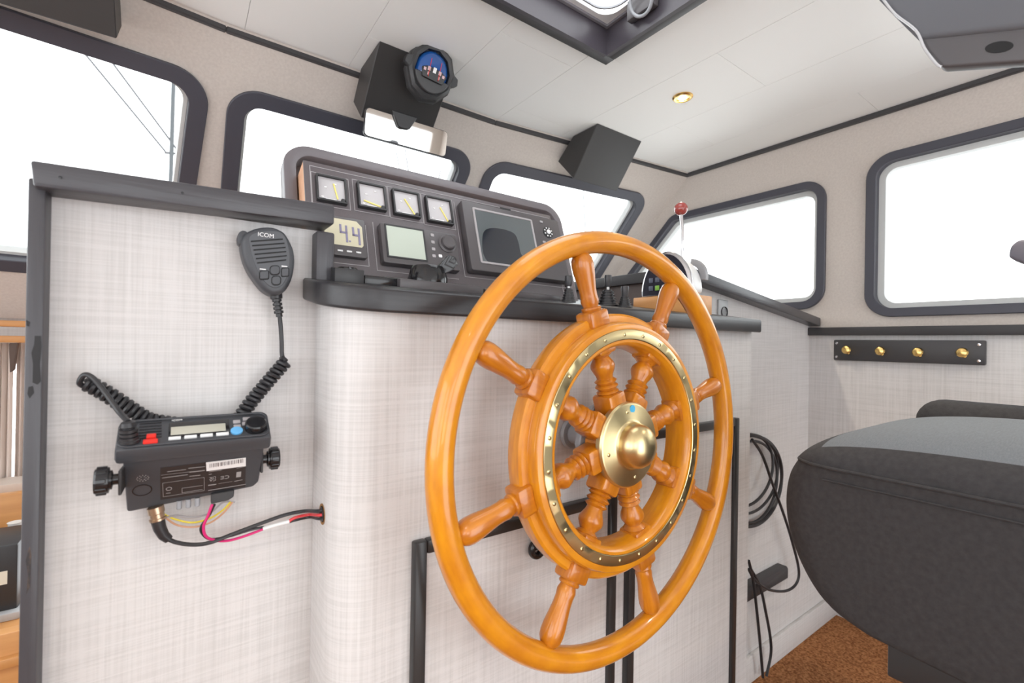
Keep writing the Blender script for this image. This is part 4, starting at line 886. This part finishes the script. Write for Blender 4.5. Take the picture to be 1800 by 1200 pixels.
# ================================================================== HELM SEAT
st_ = thing('pilot_chair', 'charcoal fabric pilot chair with grey cushion top at lower right', 'chair', V((1.1, .02, FL)))
SX0, SX1 = .85, 1.37
side = [(.350, -.190), (.366, -.222), (.372, -.262), (.369, -.305), (.356, -.350), (.335, -.390), (.306, -.420), (.262, -.436), (-.22, -.470), (-.25, -.40), (-.25, -.19)]
sp_ = smooth([V((a, b, 0)) for a, b in side[:8]], 4)
sd = [(p.x, p.y) for p in sp_]+side[8:]
CRN, YF = .055, .394
def corner_dx(y):
    t_ = y-(YF-CRN); return 0.0 if t_ <= 0 else CRN-math.sqrt(max(0.0, CRN*CRN-t_*t_))
def chair_side(sd):
    """loft of the side outline across the chair, with the front corners rounded in plan"""
    bm = new(); es = [0, .002, .006, .012, .02, .03, .042, .055, .09, .15, .22]; W_ = SX1-SX0; xs_ = [SX0+e for e in es]+[SX1-e for e in es[::-1]]; rows = []
    for x in xs_:
        e = min(x-SX0, SX1-x); s_ = 0.0 if e >= CRN else CRN-math.sqrt(CRN*CRN-(CRN-e)**2); row = []
        for y, z in sd:
            t_ = min(1, max(0, (y-.02)/.30)); w_ = t_*t_*(3-2*t_); row.append(bm.verts.new((x, y+(.020-s_)*w_, z+(.006 if z < -.3 else -.002)*max(0, 1-e/.012)**2)))
        rows.append(row)
    m_ = len(sd)
    for r0_, r1_ in zip(rows, rows[1:]):
        for k in range(m_): bm.faces.new((r0_[k], r0_[(k+1) % m_], r1_[(k+1) % m_], r1_[k]))
    bm.faces.new(rows[0]); bm.faces.new(rows[-1][::-1]); bmesh.ops.recalc_face_normals(bm, faces=bm.faces); return bm
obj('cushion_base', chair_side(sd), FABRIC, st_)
nx_, ny_ = 48, 48; GP = []
for i in range(nx_+1):
    row = []
    for j in range(ny_+1):
        sx = math.sin(math.pi/2*(-1+2*i/nx_)); sy = math.sin(math.pi/2*j/ny_); y = -.25+.622*sy; x = (SX0+SX1)/2+((SX1-SX0)/2-.002-corner_dx(y+.020))*sx
        f1 = max(0, 1-abs(sx)**5)**.5; f2 = max(0, 1-(max(0, sy-.35)/.65)**3.5)**.5
        row.append((x, y, -.192+.072*f1*f2, abs(sx), sy))
    GP.append(row)
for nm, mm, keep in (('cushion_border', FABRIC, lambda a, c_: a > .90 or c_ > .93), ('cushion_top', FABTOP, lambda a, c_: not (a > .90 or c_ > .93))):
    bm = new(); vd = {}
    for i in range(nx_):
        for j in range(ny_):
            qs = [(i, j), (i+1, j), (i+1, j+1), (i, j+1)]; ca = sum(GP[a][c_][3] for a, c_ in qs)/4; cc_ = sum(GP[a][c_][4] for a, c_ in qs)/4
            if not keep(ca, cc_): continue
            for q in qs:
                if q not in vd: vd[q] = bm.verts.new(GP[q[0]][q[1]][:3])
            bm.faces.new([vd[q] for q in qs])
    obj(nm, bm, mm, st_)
seam = [V((SX0-.001, y, z)) for y, z in ((-.24, -.192), (.10, -.192), (.25, -.192), (.318, -.192))]
obj('piping', tube(smooth(seam+[V((SX0+.014, .352, -.192)), V((SX0+.050, .370, -.192)), V((SX0+.2, .372, -.192))], 6), .0028, 8), FABRIC, st_)
obj('piping', tube(smooth([p+V((-.0005, 0, -.020)) for p in seam], 6), .0018, 8), FABRIC, st_)
bo = box(SX1-.01, SX1+.10, -.25, .335, -.40, -.112, .05, 6); obj('side_bolster', bo, FABRIC, st_)
bk_ = box(SX0+.02, SX1-.02, -.40, -.26, -.20, .34, .05, 6); obj('backrest', bk_, FABRIC, st_)
obj('slide_rail', box(SX0+.015, SX0+.055, -.25, .235, -.487, -.437, .003), BPL, st_)
obj('slide_rail', box(SX1-.10, SX1-.06, -.25, .235, -.487, -.437, .003), BPL, st_)
obj('pedestal', lathe([(.22, FL), (.22, FL+.012), (.06, FL+.03), (.055, -.50), (.12, -.485), (0, -.485)], 32, Matrix.Translation((1.11, -.02, 0))), BPL, st_)
# raised arm rests
AX = .85
ar = [(.262, .545), (.236, .497), (.204, .440), (.10, .400), (-.28, .272), (-.28, .42), (.10, .555), (.20, .575)]
aa = obj('armrest_pad', prism([V((AX-.005, y, z)) for y, z in ar], V((.035, 0, 0)), .008, 3), mat('armrest_fabric', (.12, .125, .14), .8), st_)
ar2 = [(.205, .447), (.196, .420), (.181, .391), (.10, .360), (-.28, .232), (-.28, .292), (.10, .410)]
sh_ = obj('armrest_shell', prism([V((AX, y, z)) for y, z in ar2], V((.022, 0, 0)), .004, 3), mat('armrest_shell_grey', (.085, .080, .085), .45), st_)
hq = pX(1756, 83, AX); obj('hole', lathe([(0, 0), (.011, 0), (.011, .0006), (0, .0006)], 20, axisM(hq+V((-.0003, 0, 0)), V((-1, 0, 0))) @ Matrix.Rotation(math.radians(-24), 4, 'Z') @ Matrix.Diagonal((1.25, .62, 1, 1))), SLOTB, sh_)
edge = smooth([V((AX-.004, y, z)) for y, z in ((.250, .53), (.232, .492), (.208, .455), (.198, .424), (.185, .396), (.180, .390))], 5)
obj('plastic_edge', tube(edge, .0017, 8), mat('clear_edge_plastic', (.55, .56, .58), .12, coat=1.0), st_)
fx = 1.36
fa = [(pX(1772, 452, fx).y, pX(1772, 452, fx).z), (pX(1776, 432, fx).y, pX(1776, 432, fx).z), (pX(1790, 421, fx).y, pX(1790, 421, fx).z), (pX(1810, 420, fx).y, pX(1810, 420, fx).z), (-.25, .20), (-.25, .10), (pX(1810, 466, fx).y, pX(1810, 466, fx).z)]
obj('armrest_pad', prism([V((fx, y, z)) for y, z in fa], V((.06, 0, 0)), .006, 3), mat('armrest_grey', (.16, .15, .18), .6), st_)

# ================================================================== FORWARD CABIN SEEN PAST THE PARTITION
YB = 2.02
wa, wb_ = pY(-60, 640, 2.10), pY(55, 835, 2.10)
struct('wall_forward', plate_holes([(-1.25, FL-.3), (-.14, FL-.3), (-.14, .22), (-1.25, .22)], [[(wa.x, wb_.z), (wb_.x, wb_.z), (wb_.x, wa.z), (wa.x, wa.z)]], V((0, 2.10, 0)), V((1, 0, 0)), V((0, 0, 1)), V((0, .04, 0))), LINEN)
def cab(name, label, cat, x0, y0, x1, y1, Y, d, m, w=.003, part_='board', extra=None):
    a, b = pY(x0, y0, Y), pY(x1, y1, Y); e = thing(name, label, cat, V(((a.x+b.x)/2, Y+d/2, min(a.z, b.z))))
    obj(part_, box(a.x, b.x, Y, Y+d, min(a.z, b.z), max(a.z, b.z), w), m, e); return e, a, b
e, a, b = cab('curtain_pelmet', 'varnished wood pelmet above the curtain at far left', 'pelmet', -120, 559, 60, 575, 1.98, .05, TEAK)
obj('lower_lip', box(a.x, b.x, 2.0, 2.03, pY(20, 602, 2.0).z, pY(20, 590, 2.0).z, .002), TEAK, e)
def curtain(label, x0, x1, yt, yb, Y):
    a, b = pY(x0, yt, Y), pY(x1, yb, Y); bm = new(); n = 40; f = []; k = []
    for i in range(n+1):
        t_ = i/n; x = a.x+(b.x-a.x)*t_; y = Y+.012*math.sin(t_*(x1-x0)*.55); f.append(bm.verts.new((x, y, a.z))); k.append(bm.verts.new((x, y+.004*math.sin(i), b.z)))
    for i in range(n): bm.faces.new((f[i], f[i+1], k[i+1], k[i]))
    ex = bmesh.ops.extrude_face_region(bm, geom=list(bm.faces), use_keep_orig=True); bmesh.ops.translate(bm, vec=(0, .004, 0), verts=[v for v in ex['geom'] if isinstance(v, bmesh.types.BMVert)])
    c = thing('curtain', label, 'curtain', V(((a.x+b.x)/2, Y, b.z)), 'pale curtains at far left'); obj('cloth', bm, mat('curtain_beige', (.80, .71, .65), .9), c)
curtain('pale beige curtain at the left frame edge below the pelmet', -110, 17, 602, 872, 2.03)
curtain('narrow beige curtain beside the black post below the pelmet', 30, 62, 602, 850, 2.05)
a = pY(22, 625, 2.02); tag(obj('curtain_hook', prism([pY(x, y, 2.0) for x, y in ((15, 603), (31, 603), (24, 650), (17, 655))], V((0, .02, 0)), .002, 1), mat('dark_wood', (.08, .045, .03), .5)), 'dark wood bracket between the two pale curtains', 'bracket')
cab('window_shelf', 'narrow wood sill under the curtain at far left', 'shelf', -80, 862, 60, 892, 1.92, .10, mat('pale_ledge', (.66, .56, .48), .6))
e, a, b = cab('cabin_locker', 'orange wood locker front behind the bottle at far left', 'locker', -120, 885, 60, 1010, 1.80, .03, TEAK)
e, a, b = cab('cabin_desk', 'orange wood desk at far left below the black case', 'desk', -140, 1150, 60, 1500, 1.35, .03, TEAK)
zt = pY(20, 1150, 1.35).z
obj('desk_top', box(a.x, b.x, 1.335, 1.84, zt-.02, zt, .004), TEAK, e)
q = V((pY(12, 1010, 1.55).x, 1.55, zt))
cs_ = thing('equipment_case', 'black case with pale label standing on the desk at far left', 'case', q)
obj('body', box(q.x-.12, q.x+.022, 1.53, 1.68, zt, pY(10, 958, 1.53).z, .006), BPL, cs_)
lb = pY(4, 1016, 1.529); obj('label_strip', box(lb.x-.03, lb.x+.008, 1.5285, 1.5302, lb.z-.015, lb.z+.015), mat('label_cream', (.7, .66, .55), .6), cs_)
obj('base_plate', box(q.x-.13, q.x+.03, 1.51, 1.69, zt, zt+.018, .003), mat('case_base_grey', (.45, .46, .47), .4), cs_)
q = pY(20, 985, 1.72); zq = zt
bt = thing('bottle', 'small clear bottle with green label behind the black case', 'bottle', V((q.x, 1.75, zq)))
hgt = pY(20, 918, 1.75).z-zq
obj('glass', lathe([(.02, 0), (.021, .01), (.021, hgt*.78), (.014, hgt*.86), (.014, hgt*.97), (.016, hgt), (0, hgt)], 20, Matrix.Translation((q.x, 1.75, zq))), mat('clear_plastic', (.75, .78, .77), .15), bt)
obj('label_band', lathe([(.0212, hgt*.50), (.0216, hgt*.51), (.0216, hgt*.72), (.0212, hgt*.73)], 20, Matrix.Translation((q.x, 1.75, zq))), mat('green_label', (.12, .42, .10), .5), bt)

# ================================================================== RIGGING OUTSIDE
RG = mat('rigging_grey', (.075, .08, .085), .7, spec=.2); RGL = mat('rigging_pale', (.09, .09, .095), .7, spec=.2)
def mast(label, pole, stays, Y, spreader=None, rp=.05, rs=.024):
    a, b = pY(*pole[0], Y), pY(*pole[1], Y); e = thing('sailing_mast', label, 'mast', V((b.x, Y, -2.5)), 'masts outside the windows')
    obj('pole', tube([a, b, V((b.x, Y, -2.45))], rp, 10), RG, e)
    for s in stays: obj('stay', tube([pY(*s[0], Y), pY(*s[1], Y)], rs, 6), RGL, e)
    if spreader: obj('spreader', tube([pY(*spreader[0], Y), pY(*spreader[1], Y)], .03, 8), RGL, e)
mast('grey mast with crosstree and stays outside the left window', ((305, 145), (300, 320)), (((125, 65), (292, 268)), ((175, 80), (318, 272))), 14, ((289, 268), (318, 271)), .045)
mast('faint mast with stays outside the middle window beneath the mirror', ((696, 262), (708, 330)), (((712, 262), (722, 330)), ((775, 300), (766, 330))), 16, None, .022)
mast('faint mast with stays outside the right front window', ((1024, 325), (1030, 420)), (((1038, 330), (1043, 420)), ((1086, 377), (1066, 408))), 16, None, .03)

# ------------------------------------------------------------------ lift everything so that the floor is at z = 0
for o in list(SC.objects):
    if '_local' in o: del o['_local']
    if o.parent is None and o.type != 'CAMERA': o.matrix_basis = Matrix.Translation((0, 0, EYE)) @ o.matrix_basis
